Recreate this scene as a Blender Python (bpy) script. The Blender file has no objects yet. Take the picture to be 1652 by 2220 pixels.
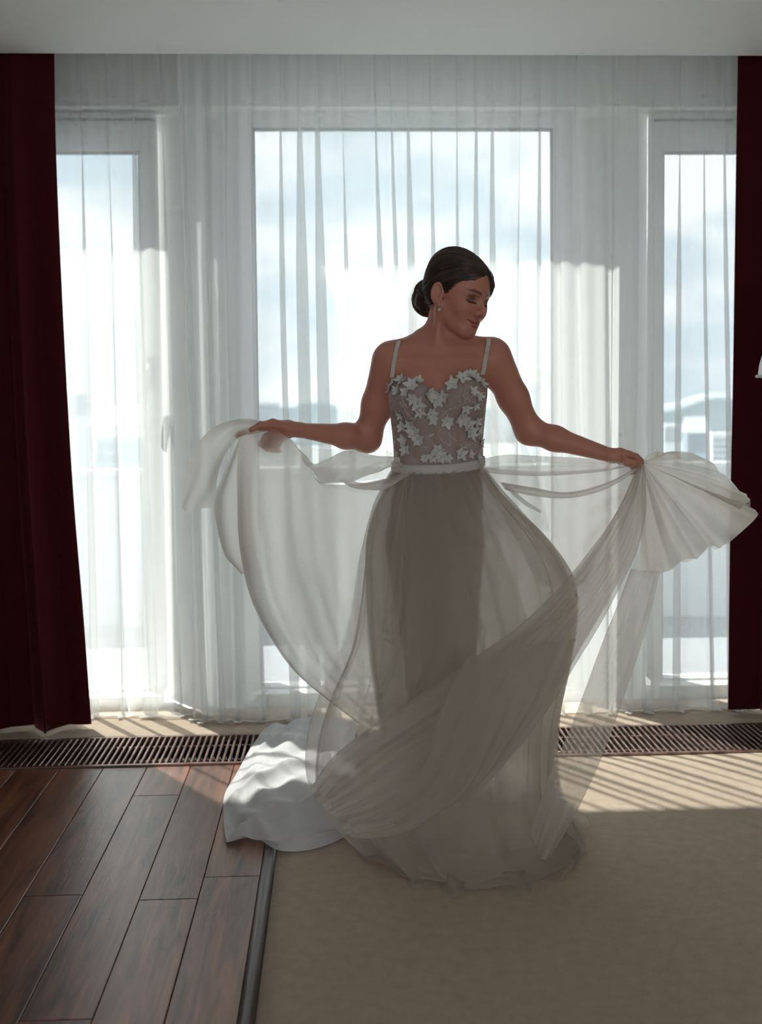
import bpy, math, random
import numpy as np
from mathutils import Matrix, Vector
random.seed(7); rng = np.random.default_rng(11)
sc = bpy.context.scene
COL = sc.collection

# ------------------------------------------------------------------ camera
F_PX, CX, CY, HCAM = 2400.0, 826.0, 987.0, 1.25
YAW, PITCH, ROLL = math.radians(2.4), math.radians(3.0), math.radians(-0.55)
def RX(a): c, s = math.cos(a), math.sin(a); return np.array([[1,0,0],[0,c,-s],[0,s,c]])
def RY(a): c, s = math.cos(a), math.sin(a); return np.array([[c,0,s],[0,1,0],[-s,0,c]])
def RZ(a): c, s = math.cos(a), math.sin(a); return np.array([[c,-s,0],[s,c,0],[0,0,1]])
RC = RZ(-YAW) @ RX(math.pi/2 - PITCH) @ RZ(ROLL)
CAMP = np.array([0, 0, HCAM])
cam = bpy.data.cameras.new('camera'); camo = bpy.data.objects.new('camera', cam); COL.objects.link(camo)
M4 = Matrix.Identity(4)
for i in range(3):
    for j in range(3): M4[i][j] = RC[i, j]
    M4[i][3] = CAMP[i]
camo.matrix_world = M4
cam.sensor_fit = 'VERTICAL'; cam.sensor_height = 36; cam.sensor_width = 36*1652/2220
cam.lens = F_PX/2220*36
cam.shift_y = (CY - 1110)/2220
cam.clip_start = 0.05; cam.clip_end = 5000
cam.dof.use_dof = True; cam.dof.focus_distance = 3.05; cam.dof.aperture_fstop = 3.2
sc.camera = camo
def ray(x, y): return RC @ np.array([(x-CX)/F_PX, -(y-CY)/F_PX, -1.0])
def W(x, y, Y): d = ray(x, y); return CAMP + d*(Y/d[1])          # place seen at x,y standing at depth Y
def WZ(x, y, Z=0.0): d = ray(x, y); return CAMP + d*((Z-HCAM)/d[2])

# ------------------------------------------------------------------ sky, sun, exposure
SKY = 1.08; SUN = 8.3; EXPOSURE = 0.55
w = bpy.data.worlds.new('sky'); sc.world = w; w.use_nodes = True
nt = w.node_tree; nt.nodes.clear(); N = nt.nodes.new; L = nt.links.new
tc = N('ShaderNodeTexCoord'); mp = N('ShaderNodeMapping'); mp.inputs['Scale'].default_value = (1.0, 1.0, 2.2); mp.inputs['Location'].default_value = (0.35, 0.2, 0.1)
L(tc.outputs['Generated'], mp.inputs['Vector'])
no = N('ShaderNodeTexNoise'); no.inputs['Scale'].default_value = 5.5; no.inputs['Detail'].default_value = 3; no.inputs['Roughness'].default_value = 0.55
L(mp.outputs['Vector'], no.inputs['Vector'])
cr = N('ShaderNodeValToRGB'); cr.color_ramp.elements[0].position = 0.42; cr.color_ramp.elements[0].color = (0.70, 0.81, 0.90, 1)
cr.color_ramp.elements[1].position = 0.60; cr.color_ramp.elements[1].color = (1.18, 1.17, 1.16, 1)
L(no.outputs['Fac'], cr.inputs['Fac'])
bg = N('ShaderNodeBackground'); bg.inputs['Strength'].default_value = SKY; L(cr.outputs['Color'], bg.inputs['Color'])
ow = N('ShaderNodeOutputWorld'); L(bg.outputs['Background'], ow.inputs['Surface'])
SUNDIR = np.array([0.60*math.cos(math.radians(54)), -0.80*math.cos(math.radians(54)), -math.sin(math.radians(54))])
sl = bpy.data.lights.new('sun', 'SUN'); sl.energy = SUN; sl.angle = math.radians(0.8); sl.color = (1.0, 0.95, 0.88)
so = bpy.data.objects.new('sun', sl); COL.objects.link(so); so.location = (-4, 12, 12)
so.rotation_euler = Vector(SUNDIR).to_track_quat('-Z', 'Y').to_euler()
vs = sc.view_settings; vs.view_transform = 'Standard'; vs.look = 'None'; vs.gamma = 1.0; vs.use_curve_mapping = False; vs.exposure = EXPOSURE
cy = sc.cycles; cy.use_denoising = True; cy.use_light_tree = False; cy.max_bounces = 7; cy.diffuse_bounces = 4; cy.glossy_bounces = 2; cy.transmission_bounces = 4; cy.use_adaptive_sampling = True; cy.adaptive_threshold = 0.08; cy.adaptive_min_samples = 12
cy.transparent_max_bounces = 20; cy.sample_clamp_indirect = 6.0; cy.caustics_reflective = False; cy.caustics_refractive = False

# ------------------------------------------------------------------ helpers
def col(h): return tuple(((int(h[i:i+2], 16)/255)**2.2) for i in (0, 2, 4)) + (1,)
def newmat(name):
    m = bpy.data.materials.new(name); m.use_nodes = True; m.node_tree.nodes.clear(); return m, m.node_tree.nodes.new, m.node_tree.links.new
def out(m, sh):
    o = m.node_tree.nodes.new('ShaderNodeOutputMaterial'); m.node_tree.links.new(sh, o.inputs['Surface']); return m
def pbr(name, c, rough=0.6, metal=0.0, spec=0.5, noise=None, bump=None, sheen=0.0, sss=0.0, coat=0.0):
    m, N, L = newmat(name); p = N('ShaderNodeBsdfPrincipled')
    p.inputs['Base Color'].default_value = c if len(c) == 4 else (*c, 1)
    p.inputs['Roughness'].default_value = rough; p.inputs['Metallic'].default_value = metal
    p.inputs['Specular IOR Level'].default_value = spec; p.inputs['Sheen Weight'].default_value = sheen
    p.inputs['Coat Weight'].default_value = coat
    if sss: p.inputs['Subsurface Weight'].default_value = sss; p.inputs['Subsurface Radius'].default_value = (0.012, 0.005, 0.003); p.inputs['Subsurface Scale'].default_value = 1.0
    t = N('ShaderNodeTexCoord')
    if noise:
        sc_, amt = noise; n = N('ShaderNodeTexNoise'); n.inputs['Scale'].default_value = sc_; n.inputs['Detail'].default_value = 5
        L(t.outputs['Object'], n.inputs['Vector'])
        mx = N('ShaderNodeMix'); mx.data_type = 'RGBA'; b = p.inputs['Base Color'].default_value
        mx.inputs['A'].default_value = tuple(x*(1-amt) for x in b[:3]) + (1,); mx.inputs['B'].default_value = tuple(min(1, x*(1+amt)) for x in b[:3]) + (1,)
        L(n.outputs['Fac'], mx.inputs['Factor']); L(mx.outputs['Result'], p.inputs['Base Color'])
    if bump:
        sc_, st = bump; n = N('ShaderNodeTexNoise'); n.inputs['Scale'].default_value = sc_; n.inputs['Detail'].default_value = 4
        L(t.outputs['Object'], n.inputs['Vector']); b = N('ShaderNodeBump'); b.inputs['Strength'].default_value = st; b.inputs['Distance'].default_value = 0.01
        L(n.outputs['Fac'], b.inputs['Height']); L(b.outputs['Normal'], p.inputs['Normal'])
    return out(m, p.outputs['BSDF'])
def cloth(name, c, alpha, transl=0.5, weave=None, specks=0.0, face=1.0):
    """thin net fabric: part of the light passes between the threads, part is scattered by them"""
    m, N, L = newmat(name); t = N('ShaderNodeTexCoord')
    d = N('ShaderNodeBsdfDiffuse'); d.inputs['Color'].default_value = tuple(x*face for x in c[:3])+(1,)
    tr = N('ShaderNodeBsdfTranslucent'); tr.inputs['Color'].default_value = c
    a = N('ShaderNodeMixShader'); a.inputs['Fac'].default_value = transl; L(d.outputs[0], a.inputs[1]); L(tr.outputs[0], a.inputs[2])
    tp = N('ShaderNodeBsdfTransparent'); b = N('ShaderNodeMixShader'); b.inputs['Fac'].default_value = alpha
    L(tp.outputs[0], b.inputs[1]); L(a.outputs[0], b.inputs[2])
    if weave:
        n = N('ShaderNodeTexNoise'); n.inputs['Scale'].default_value = weave[0]; n.inputs['Detail'].default_value = 3; L(t.outputs['Object'], n.inputs['Vector'])
        r = N('ShaderNodeMapRange'); r.inputs['From Min'].default_value = 0.25; r.inputs['From Max'].default_value = 0.75
        r.inputs['To Min'].default_value = max(0, alpha-weave[1]); r.inputs['To Max'].default_value = min(1, alpha+weave[1]); L(n.outputs['Fac'], r.inputs['Value'])
        f = r.outputs['Result']
        if specks:
            v = N('ShaderNodeTexVoronoi'); v.inputs['Scale'].default_value = 90; L(t.outputs['Object'], v.inputs['Vector'])
            q = N('ShaderNodeMath'); q.operation = 'LESS_THAN'; q.inputs[1].default_value = 0.11; L(v.outputs['Distance'], q.inputs[0])
            s = N('ShaderNodeMath'); s.operation = 'MULTIPLY_ADD'; s.inputs[1].default_value = specks; L(q.outputs[0], s.inputs[0]); L(f, s.inputs[2]); s.use_clamp = True
            f = s.outputs[0]
        L(f, b.inputs['Fac'])
    return out(m, b.outputs[0])

def mesh(name, v, f, mat=None, parent=None, smooth=True):
    me = bpy.data.meshes.new(name); v = np.asarray(v, float)
    me.from_pydata(v.tolist(), [], f if isinstance(f, list) else np.asarray(f).tolist())
    if smooth: me.polygons.foreach_set('use_smooth', np.ones(len(me.polygons), bool))
    me.update()
    return link(name, me, mat, parent)
def link(name, me, mat=None, parent=None):
    o = bpy.data.objects.new(name, me); COL.objects.link(o)
    if mat and not me.materials: me.materials.append(mat)
    if parent: o.parent = parent
    return o
def empty(name, loc=(0, 0, 0)):
    o = bpy.data.objects.new(name, None); COL.objects.link(o); o.location = loc; o.empty_display_size = 0.1; return o
def tag(o, label, cat, group=None, kind=None):
    o['label'] = label; o['category'] = cat
    if group: o['group'] = group
    if kind: o['kind'] = kind
    return o
def struct(o, label=None):
    o['kind'] = 'structure'
    if label: o['label'] = label
    return o
class B:
    """collects simple shapes into one mesh"""
    def __init__(s): s.v = []; s.f = []
    def add(s, v, f):
        n = len(s.v); s.v += [tuple(map(float, p)) for p in v]; s.f += [tuple(int(i)+n for i in q) for q in f]; return s
    def box(s, a, b):
        x0, y0, z0 = a; x1, y1, z1 = b
        return s.add([(x0,y0,z0),(x1,y0,z0),(x1,y1,z0),(x0,y1,z0),(x0,y0,z1),(x1,y0,z1),(x1,y1,z1),(x0,y1,z1)],
                     [(0,3,2,1),(4,5,6,7),(0,1,5,4),(1,2,6,5),(2,3,7,6),(3,0,4,7)])
    def tube(s, pts, r, n=8, caps=True):
        v, f = tube(pts, r, n, caps); return s.add(v, f)
    def lathe(s, prof, c=(0, 0, 0), n=24):
        v = []; f = []
        for (r, z) in prof:
            for k in range(n): a = 2*math.pi*k/n; v.append((c[0]+r*math.cos(a), c[1]+r*math.sin(a), c[2]+z))
        for i in range(len(prof)-1):
            for k in range(n): f.append((i*n+k, i*n+(k+1) % n, (i+1)*n+(k+1) % n, (i+1)*n+k))
        return s.add(v, f)
    def sphere(s, c, r, n=8, m=6):
        v = [(c[0], c[1], c[2]-r)]; f = []
        for i in range(1, m):
            t = math.pi*i/m
            for k in range(n): a = 2*math.pi*k/n; v.append((c[0]+r*math.sin(t)*math.cos(a), c[1]+r*math.sin(t)*math.sin(a), c[2]-r*math.cos(t)))
        v.append((c[0], c[1], c[2]+r)); e = len(v)-1
        for k in range(n):
            f.append((0, 1+(k+1) % n, 1+k)); f.append((e, 1+(m-2)*n+k, 1+(m-2)*n+(k+1) % n))
            for i in range(m-2): f.append((1+i*n+k, 1+i*n+(k+1) % n, 1+(i+1)*n+(k+1) % n, 1+(i+1)*n+k))
        return s.add(v, f)
    def build(s, name, mat=None, parent=None, smooth=False): return mesh(name, s.v, s.f, mat, parent, smooth)
def tube(pts, r, n=8, caps=True):
    P = np.asarray(pts, float); m = len(P); r = np.broadcast_to(np.asarray(r, float), (m,))
    T = np.gradient(P, axis=0); T /= np.linalg.norm(T, axis=1)[:, None]+1e-12
    u = np.cross(T[0], [0.3, 0.5, 0.8]); u /= np.linalg.norm(u); v = []
    for i in range(m):
        u = u - T[i]*np.dot(u, T[i]); u /= np.linalg.norm(u)+1e-12; b = np.cross(T[i], u)
        for k in range(n): a = 2*math.pi*k/n; v.append(P[i]+r[i]*(math.cos(a)*u+math.sin(a)*b))
    f = [(i*n+k, i*n+(k+1) % n, (i+1)*n+(k+1) % n, (i+1)*n+k) for i in range(m-1) for k in range(n)]
    if caps: f += [tuple(range(n))[::-1], tuple(range((m-1)*n, m*n))]
    return v, f
def cr_resample(A, m, axis=0):
    """Catmull-Rom through the control points along one axis"""
    A = np.moveaxis(np.asarray(A, float), axis, 0); n = len(A)
    t = np.linspace(0, n-1, m); i = np.clip(t.astype(int), 0, n-2); u = (t-i).reshape((-1,)+(1,)*(A.ndim-1))
    E = np.concatenate([[2*A[0]-A[1]], A, [2*A[-1]-A[-2]]])
    p0, p1, p2, p3 = E[i], E[i+1], E[i+2], E[i+3]
    R = 0.5*((2*p1)+(-p0+p2)*u+(2*p0-5*p1+4*p2-p3)*u*u+(-p0+3*p1-3*p2+p3)*u**3)
    return np.moveaxis(R, 0, axis)
def gridfaces(nv, nu, closed=False):
    i, j = np.meshgrid(np.arange(nv-1), np.arange(nu if closed else nu-1), indexing='ij'); j2 = (j+1) % nu
    return np.stack([i*nu+j, i*nu+j2, (i+1)*nu+j2, (i+1)*nu+j], -1).reshape(-1, 4)
def normals(G):
    a = np.gradient(G, axis=0); b = np.gradient(G, axis=1); n = np.cross(a, b); return n/(np.linalg.norm(n, axis=2)[..., None]+1e-12)
def sheet(name, rows, mat, parent, nu=70, nv=70, folds=(), env=None, crumple=0.0):
    """a draped cloth: rows of (x, y, depth) control points, resampled, then pleated along its normal"""
    G = np.array([[W(*p) for p in r] for r in rows])
    G = cr_resample(cr_resample(G, nu, 1), nv, 0)
    U, V = np.meshgrid(np.linspace(0, 1, nu), np.linspace(0, 1, nv)); D = np.zeros_like(U)
    for (k, amp, ph, skew) in folds: D += amp*np.sin(2*math.pi*(k*U+ph+skew*V))
    if env is not None: D *= env(U, V)
    if crumple:
        for q in range(5):
            a = rng.uniform(0, 6.28); k = rng.uniform(1.5, 5); D += crumple*0.5*np.sin(6.28*(k*(U*math.cos(a)+V*math.sin(a)))+rng.uniform(0, 6))
    G = G+normals(G)*D[..., None]
    return mesh(name, G.reshape(-1, 3), gridfaces(nv, nu), mat, parent)

# ------------------------------------------------------------------ materials
M_white = pbr('white_paint', (0.78, 0.79, 0.78), 0.55, noise=(3, 0.03))
M_wall = pbr('room_wall', (0.80, 0.72, 0.62), 0.8, noise=(4, 0.04))
M_ceil = pbr('ceiling_paint', (0.86, 0.87, 0.87), 0.8, noise=(2, 0.02))
M_frame = pbr('window_plastic', (0.80, 0.81, 0.81), 0.35)
M_gasket = pbr('rubber_gasket', (0.08, 0.085, 0.09), 0.6)
M_handle = pbr('handle_grey', (0.42, 0.43, 0.47), 0.35, metal=0.3)
M_sheer = cloth('sheer_voile', (0.86, 0.88, 0.88, 1), 0.50, 0.62)
M_hem = cloth('sheer_hem', (0.88, 0.89, 0.88, 1), 0.80, 0.5)
def mat_velvet():
    m, N, L = newmat('burgundy_velvet'); p = N('ShaderNodeBsdfPrincipled'); p.inputs['Base Color'].default_value = (0.055, 0.006, 0.010, 1)
    p.inputs['Roughness'].default_value = 0.85; p.inputs['Specular IOR Level'].default_value = 0.1
    p.inputs['Sheen Weight'].default_value = 0.35; p.inputs['Sheen Roughness'].default_value = 0.35; p.inputs['Sheen Tint'].default_value = (0.75, 0.2, 0.22, 1)
    t = N('ShaderNodeTexCoord'); n = N('ShaderNodeTexNoise'); n.inputs['Scale'].default_value = 260; L(t.outputs['Object'], n.inputs['Vector'])
    b = N('ShaderNodeBump'); b.inputs['Strength'].default_value = 0.25; b.inputs['Distance'].default_value = 0.002; L(n.outputs['Fac'], b.inputs['Height']); L(b.outputs['Normal'], p.inputs['Normal'])
    return out(m, p.outputs['BSDF'])
M_velvet = mat_velvet()
def mat_wood(name, dark, light, rough=0.3, plank=True):
    m, N, L = newmat(name); p = N('ShaderNodeBsdfPrincipled'); t = N('ShaderNodeTexCoord'); oi = N('ShaderNodeObjectInfo')
    sh = N('ShaderNodeVectorMath'); sh.operation = 'MULTIPLY_ADD'; sh.inputs[1].default_value = (1, 1, 1)
    cmb = N('ShaderNodeCombineXYZ'); mu = N('ShaderNodeMath'); mu.operation = 'MULTIPLY'; mu.inputs[1].default_value = 37.0
    L(oi.outputs['Random'], mu.inputs[0]); L(mu.outputs[0], cmb.inputs['X']); L(mu.outputs[0], cmb.inputs['Y'])
    L(t.outputs['Object'], sh.inputs[0]); L(cmb.outputs[0], sh.inputs[2])
    mp = N('ShaderNodeMapping'); mp.inputs['Scale'].default_value = (1, 0.09, 1); L(sh.outputs[0], mp.inputs['Vector'])
    n1 = N('ShaderNodeTexNoise'); n1.inputs['Scale'].default_value = 26; n1.inputs['Detail'].default_value = 8; n1.inputs['Distortion'].default_value = 1.2; L(mp.outputs[0], n1.inputs['Vector'])
    n2 = N('ShaderNodeTexNoise'); n2.inputs['Scale'].default_value = 150; n2.inputs['Detail'].default_value = 4; L(mp.outputs[0], n2.inputs['Vector'])
    r = N('ShaderNodeValToRGB'); r.color_ramp.elements[0].position = 0.33; r.color_ramp.elements[0].color = dark; r.color_ramp.elements[1].position = 0.68; r.color_ramp.elements[1].color = light
    L(n1.outputs['Fac'], r.inputs['Fac'])
    hv = N('ShaderNodeHueSaturation'); rr = N('ShaderNodeMapRange'); rr.inputs['To Min'].default_value = 0.7; rr.inputs['To Max'].default_value = 1.25
    L(oi.outputs['Random'], rr.inputs['Value']); L(rr.outputs[0], hv.inputs['Value']); L(r.outputs['Color'], hv.inputs['Color']); L(hv.outputs['Color'], p.inputs['Base Color'])
    b = N('ShaderNodeBump'); b.inputs['Strength'].default_value = 0.22; b.inputs['Distance'].default_value = 0.002; L(n2.outputs['Fac'], b.inputs['Height']); L(b.outputs['Normal'], p.inputs['Normal'])
    p.inputs['Roughness'].default_value = rough; p.inputs['Specular IOR Level'].default_value = 0.75; p.inputs['Coat Weight'].default_value = 0.45; p.inputs['Coat Roughness'].default_value = 0.34
    return out(m, p.outputs['BSDF'])
M_wood = mat_wood('walnut_plank', (0.06, 0.021, 0.012, 1), (0.30, 0.12, 0.062, 1), 0.36)
M_trimwood = mat_wood('threshold_wood', (0.03, 0.015, 0.011, 1), (0.06, 0.03, 0.022, 1), 0.5)
M_sub = pbr('subfloor', (0.02, 0.014, 0.011), 0.8)
def mat_carpet():
    m, N, L = newmat('beige_carpet'); p = N('ShaderNodeBsdfPrincipled'); t = N('ShaderNodeTexCoord')
    n1 = N('ShaderNodeTexNoise'); n1.inputs['Scale'].default_value = 30; n1.inputs['Detail'].default_value = 6; L(t.outputs['Object'], n1.inputs['Vector'])
    n2 = N('ShaderNodeTexNoise'); n2.inputs['Scale'].default_value = 420; n2.inputs['Detail'].default_value = 3; L(t.outputs['Object'], n2.inputs['Vector'])
    ad = N('ShaderNodeMath'); ad.operation = 'MULTIPLY_ADD'; ad.inputs[1].default_value = 0.6; L(n2.outputs['Fac'], ad.inputs[0]); L(n1.outputs['Fac'], ad.inputs[2])
    r = N('ShaderNodeValToRGB'); r.color_ramp.elements[0].position = 0.35; r.color_ramp.elements[0].color = (0.40, 0.315, 0.24, 1); r.color_ramp.elements[1].position = 1.0; r.color_ramp.elements[1].color = (0.52, 0.425, 0.33, 1)
    L(ad.outputs[0], r.inputs['Fac']); L(r.outputs['Color'], p.inputs['Base Color'])
    b = N('ShaderNodeBump'); b.inputs['Strength'].default_value = 0.6; b.inputs['Distance'].default_value = 0.004; L(n2.outputs['Fac'], b.inputs['Height']); L(b.outputs['Normal'], p.inputs['Normal'])
    p.inputs['Roughness'].default_value = 1; p.inputs['Specular IOR Level'].default_value = 0.1; p.inputs['Sheen Weight'].default_value = 0.15
    return out(m, p.outputs['BSDF'])
M_carpet = mat_carpet()
M_bar = pbr('bronze_aluminium', (0.30, 0.20, 0.17), 0.35, metal=0.85)
M_dark = pbr('trench_black', (0.012, 0.012, 0.012), 0.7)
M_fin = pbr('radiator_fins', (0.30, 0.31, 0.31), 0.4, metal=0.8)
def mat_glass():
    m, N, L = newmat('window_glass'); a = N('ShaderNodeBsdfTransparent'); a.inputs['Color'].default_value = (0.95, 0.975, 0.975, 1)
    g = N('ShaderNodeBsdfGlossy'); g.inputs['Roughness'].default_value = 0.02; x = N('ShaderNodeMixShader'); x.inputs['Fac'].default_value = 0.05
    L(a.outputs[0], x.inputs[1]); L(g.outputs[0], x.inputs[2]); return out(m, x.outputs[0])
M_glass = mat_glass()

# ------------------------------------------------------------------ room shell
YW = 4.45                                    # inner face of the window wall
ZC = 2.500                                   # dropped ceiling
XL, XR, YB = -2.6, 3.0, -2.0
struct(B().box((XL-.1, YB-.1, -0.30), (XR+.1, 4.9, -0.18)).build('floor', M_sub), 'floor of dark walnut planks')
floor = bpy.data.objects['floor']
cl = B().box((XL-.1, YB-.1, ZC), (XR+.1, 4.11, ZC+0.05)); cl.box((XL-.1, 4.06, ZC+0.05), (XR+.1, 4.11, ZC+.2)); cl.box((XL-.1, YB-.1, ZC+.2), (XR+.1, 4.62, ZC+.28))
struct(cl.build('ceiling', M_ceil), 'plain white dropped ceiling')
struct(B().box((XL-.1, YB-.1, -.2), (XL, 4.9, ZC+.2)).build('wall_left', M_wall))
struct(B().box((XR, YB-.1, -.2), (XR+.1, 4.9, ZC+.2)).build('wall_right', M_wall))
rw = B().box((XL, YB-.1, -.2), (XR, YB, .30)); rw.box((XL, YB-.1, 2.30), (XR, YB, ZC+.2))
RB = [XL, -2.35, -.75, -.55, .95, 1.15, 2.75, XR]          # three unseen window openings added in the rear wall for fill light
for a, b in zip(RB[::2], RB[1::2]): rw.box((a, YB-.1, .30), (b, YB, 2.30))
struct(rw.build('wall_rear', M_wall))
for i, (a, b) in enumerate(zip(RB[1::2], RB[2::2])):
    f_ = B()
    for q in ((a, .30, a+.05, 2.30), (b-.05, .30, b, 2.30), (a, .30, b, .35), (a, 2.25, b, 2.30)): f_.box((q[0], YB-.07, q[1]), (q[2], YB-.02, q[3]))
    struct(f_.build('window_%d' % (4+i), M_frame), 'added unseen window behind the viewer, for fill light')
    pl_ = bpy.data.lights.new('window_portal', 'AREA'); pl_.shape = 'RECTANGLE'; pl_.size = b-a; pl_.size_y = 2.0; pl_.cycles.is_portal = True
    po = bpy.data.objects.new('window_portal', pl_); COL.objects.link(po); po.location = ((a+b)/2, YB-.11, 1.30); po.rotation_euler = (math.radians(90), 0, 0)
    po.rotation_euler = Vector((0, 1, 0)).to_track_quat('-Z', 'Z').to_euler()
# window wall: lintel, the two piers and the stretches behind the velvet
def X_at(px, py, Y): return W(px, py, Y)[0]
ZLINT = W(800, 231, YW)[2]
p0, p1 = X_at(347, 600, 4.62), X_at(550, 600, 4.62); q0, q1 = X_at(1217, 600, 4.62), X_at(1402, 600, 4.62)
XDL = -1.36; XDR = 1.98
struct(B().box((XL, YW, ZLINT), (XR, 4.62, ZC+.2)).build('wall_window', M_white), 'white lintel wall above the windows')
wall = bpy.data.objects['wall_window']
for a, b in ((p0, p1), (q0, q1)): B().box((a, 4.62, -.18), (b, 4.70, ZLINT)).build('pier', M_white, wall)
B().box((XL, 4.55, -.18), (XDL, 4.70, ZLINT)).build('pier', M_white, wall); B().box((XDR, 4.55, -.18), (XR, 4.70, ZLINT)).build('pier', M_white, wall)
struct(B().box((XL, 4.42, -.18), (XR, 4.85, -0.001)).build('trim_1', M_white))
def kerb(n, a, b): struct(B().box((a, 4.435, -.001), (b, 4.56, 0.055)).build(n, M_white), 'white raised sill at the window foot')
kerb('trim_2', XDL, p0-.005); kerb('trim_3', p1-.01, q0+.01); kerb('trim_4', q1+.005, XDR)
def window(name, x0, x1, ztop, gx0, gx1, gz0, gz1, label, Yf=4.52):
    r = empty(name, ((x0+x1)/2, Yf, 0.055)); struct(r, label)
    ox, oy, oz = r.location
    def part(n, m, *bx):
        b = B()
        for a, c in bx: b.box((a[0]-ox, a[1]-oy, a[2]-oz), (c[0]-ox, c[1]-oy, c[2]-oz))
        return b.build(n, m, r)
    y0, y1 = Yf, Yf+.07
    part('frame', M_frame, ((x0, y0, .055), (gx0, y1, ztop)), ((gx1, y0, .055), (x1, y1, ztop)), ((gx0, y0, gz1), (gx1, y1, ztop)), ((gx0, y0, .055), (gx1, y1, gz0)))
    t = .008
    part('gasket', M_gasket, ((gx0, y0+.005, gz1-t), (gx1, y0+.03, gz1)), ((gx0, y0+.005, gz0), (gx0+t*.6, y0+.03, gz1)), ((gx1-t*.6, y0+.005, gz0), (gx1, y0+.03, gz1)))
    part('pane', M_glass, ((gx0, y0+.03, gz0), (gx1, y0+.036, gz1)))
    return r, part
Yf = 4.52
pl_ = bpy.data.lights.new('window_portal', 'AREA'); pl_.shape = 'RECTANGLE'; pl_.size = XDR-XDL; pl_.size_y = 2.4; pl_.cycles.is_portal = True
po = bpy.data.objects.new('window_portal', pl_); COL.objects.link(po); po.location = ((XDL+XDR)/2, 4.72, 1.2); po.rotation_euler = Vector((0, -1, 0)).to_track_quat('-Z', 'Z').to_euler()
gz0 = W(620, 1488, Yf)[2]
window('window_1', p1-.03, q0+.03, ZLINT, X_at(552, 500, Yf), X_at(1198, 500, Yf), gz0, W(870, 277, Yf)[2], 'wide fixed window pane between the two white piers')
wl, pl = window('window_2', XDL, p0+.005, W(250, 243, Yf)[2], XDL+.09, X_at(306, 600, Yf), gz0, W(220, 328, Yf)[2], 'tall white balcony door left of the piers')
wr, pr = window('window_3', q1-.005, XDR, W(1500, 243, Yf)[2], X_at(1438, 600, Yf), XDR-.09, gz0, W(1510, 328, Yf)[2], 'tall white balcony door right of the piers')
for (r, x0, x1) in ((wl, XDL, p0), (wr, q1, XDR)):
    o = r.location; b = B(); zz = W(800, 262, Yf)[2]
    b.box((x0-o[0], Yf-.012-o[1], zz-o[2]), (x1-o[0], Yf-o[1], zz+.006-o[2])); b.build('seam', M_gasket, r)
# lever handle on the left door, hinges
o = wl.location; hx = X_at(326, 800, Yf)
h = B().box((hx-.016-o[0], Yf-.010-o[1], 1.30-o[2]), (hx+.016-o[0], Yf-o[1], 1.42-o[2]))
h.tube([(hx-o[0], Yf-.01-o[1], 1.38-o[2]), (hx-o[0], Yf-.05-o[1], 1.38-o[2]), (hx+.004-o[0], Yf-.058-o[1], 1.36-o[2]), (hx-.006-o[0], Yf-.058-o[1], 1.30-o[2]), (hx-.012-o[0], Yf-.056-o[1], 1.255-o[2])], [.011, .011, .012, .011, .009], 10)
h.build('handle', M_handle, wl, True)
# wooden planks, each its own piece
PW = 0.1475; X0 = -0.208
ymin, ymax = 0.7, 3.742
ends = {0: [WZ(510, 1900)[1]], 1: [1.35, 2.55+.18], 2: [WZ(350, 1724)[1], 2.2], 3: [1.75, 3.02-.25], 4: [WZ(60, 2047)[1], 1.2], 5: [WZ(50, 1866)[1], 1.8], 6: [2.2], 7: [2.9], 8: [1.5], 9: [2.6]}
for k in range(15):
    xa, xb = X0-(k+1)*PW+.0011, X0-k*PW-.0011
    cuts = sorted([ymin]+[e for e in ends.get(k, [1.1+(k*.37) % 1.2, 2.3+(k*.31) % .9])]+[ymax])
    for a, b in zip(cuts[:-1], cuts[1:]):
        c = .0014; cx, cyy = (xa+xb)/2, (a+b)/2; hx, hy = (xb-xa)/2, (b-a)/2-.0011
        v = [(-hx, -hy, -.012), (hx, -hy, -.012), (hx, hy, -.012), (-hx, hy, -.012), (-hx, -hy, -c), (hx, -hy, -c), (hx, hy, -c), (-hx, hy, -c),
             (-hx+c, -hy+c, 0), (hx-c, -hy+c, 0), (hx-c, hy-c, 0), (-hx+c, hy-c, 0)]
        f = [(0,1,5,4),(1,2,6,5),(2,3,7,6),(3,0,4,7),(4,5,9,8),(5,6,10,9),(6,7,11,10),(7,4,8,11),(8,9,10,11)]
        o = mesh('plank', v, f, M_wood, floor, False); o.location = (cx, cyy, 0)
B().box((XL, YB, -.18), (X0, 3.742, -.012)).build('floor_base', M_sub, floor)
B().box((XL, YB, -.012), (X0, .7, -.001)).build('floor_rear', M_wood, floor)
# dark rounded threshold strip between wood and carpet
prof = [(0, 0), (.004, .005), (.012, .0085), (.022, .0085), (.03, .004), (.034, -.002)]
v = []; f = []
for y in (0.0, 3.742):
    for (x, z) in prof: v.append((X0+x, y, z))
n = len(prof); f = [(i, i+1, n+i+1, n+i) for i in range(n-1)]
struct(mesh('trim_5', v, f, M_trimwood), 'dark wooden threshold strip between planks and carpet')
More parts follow.
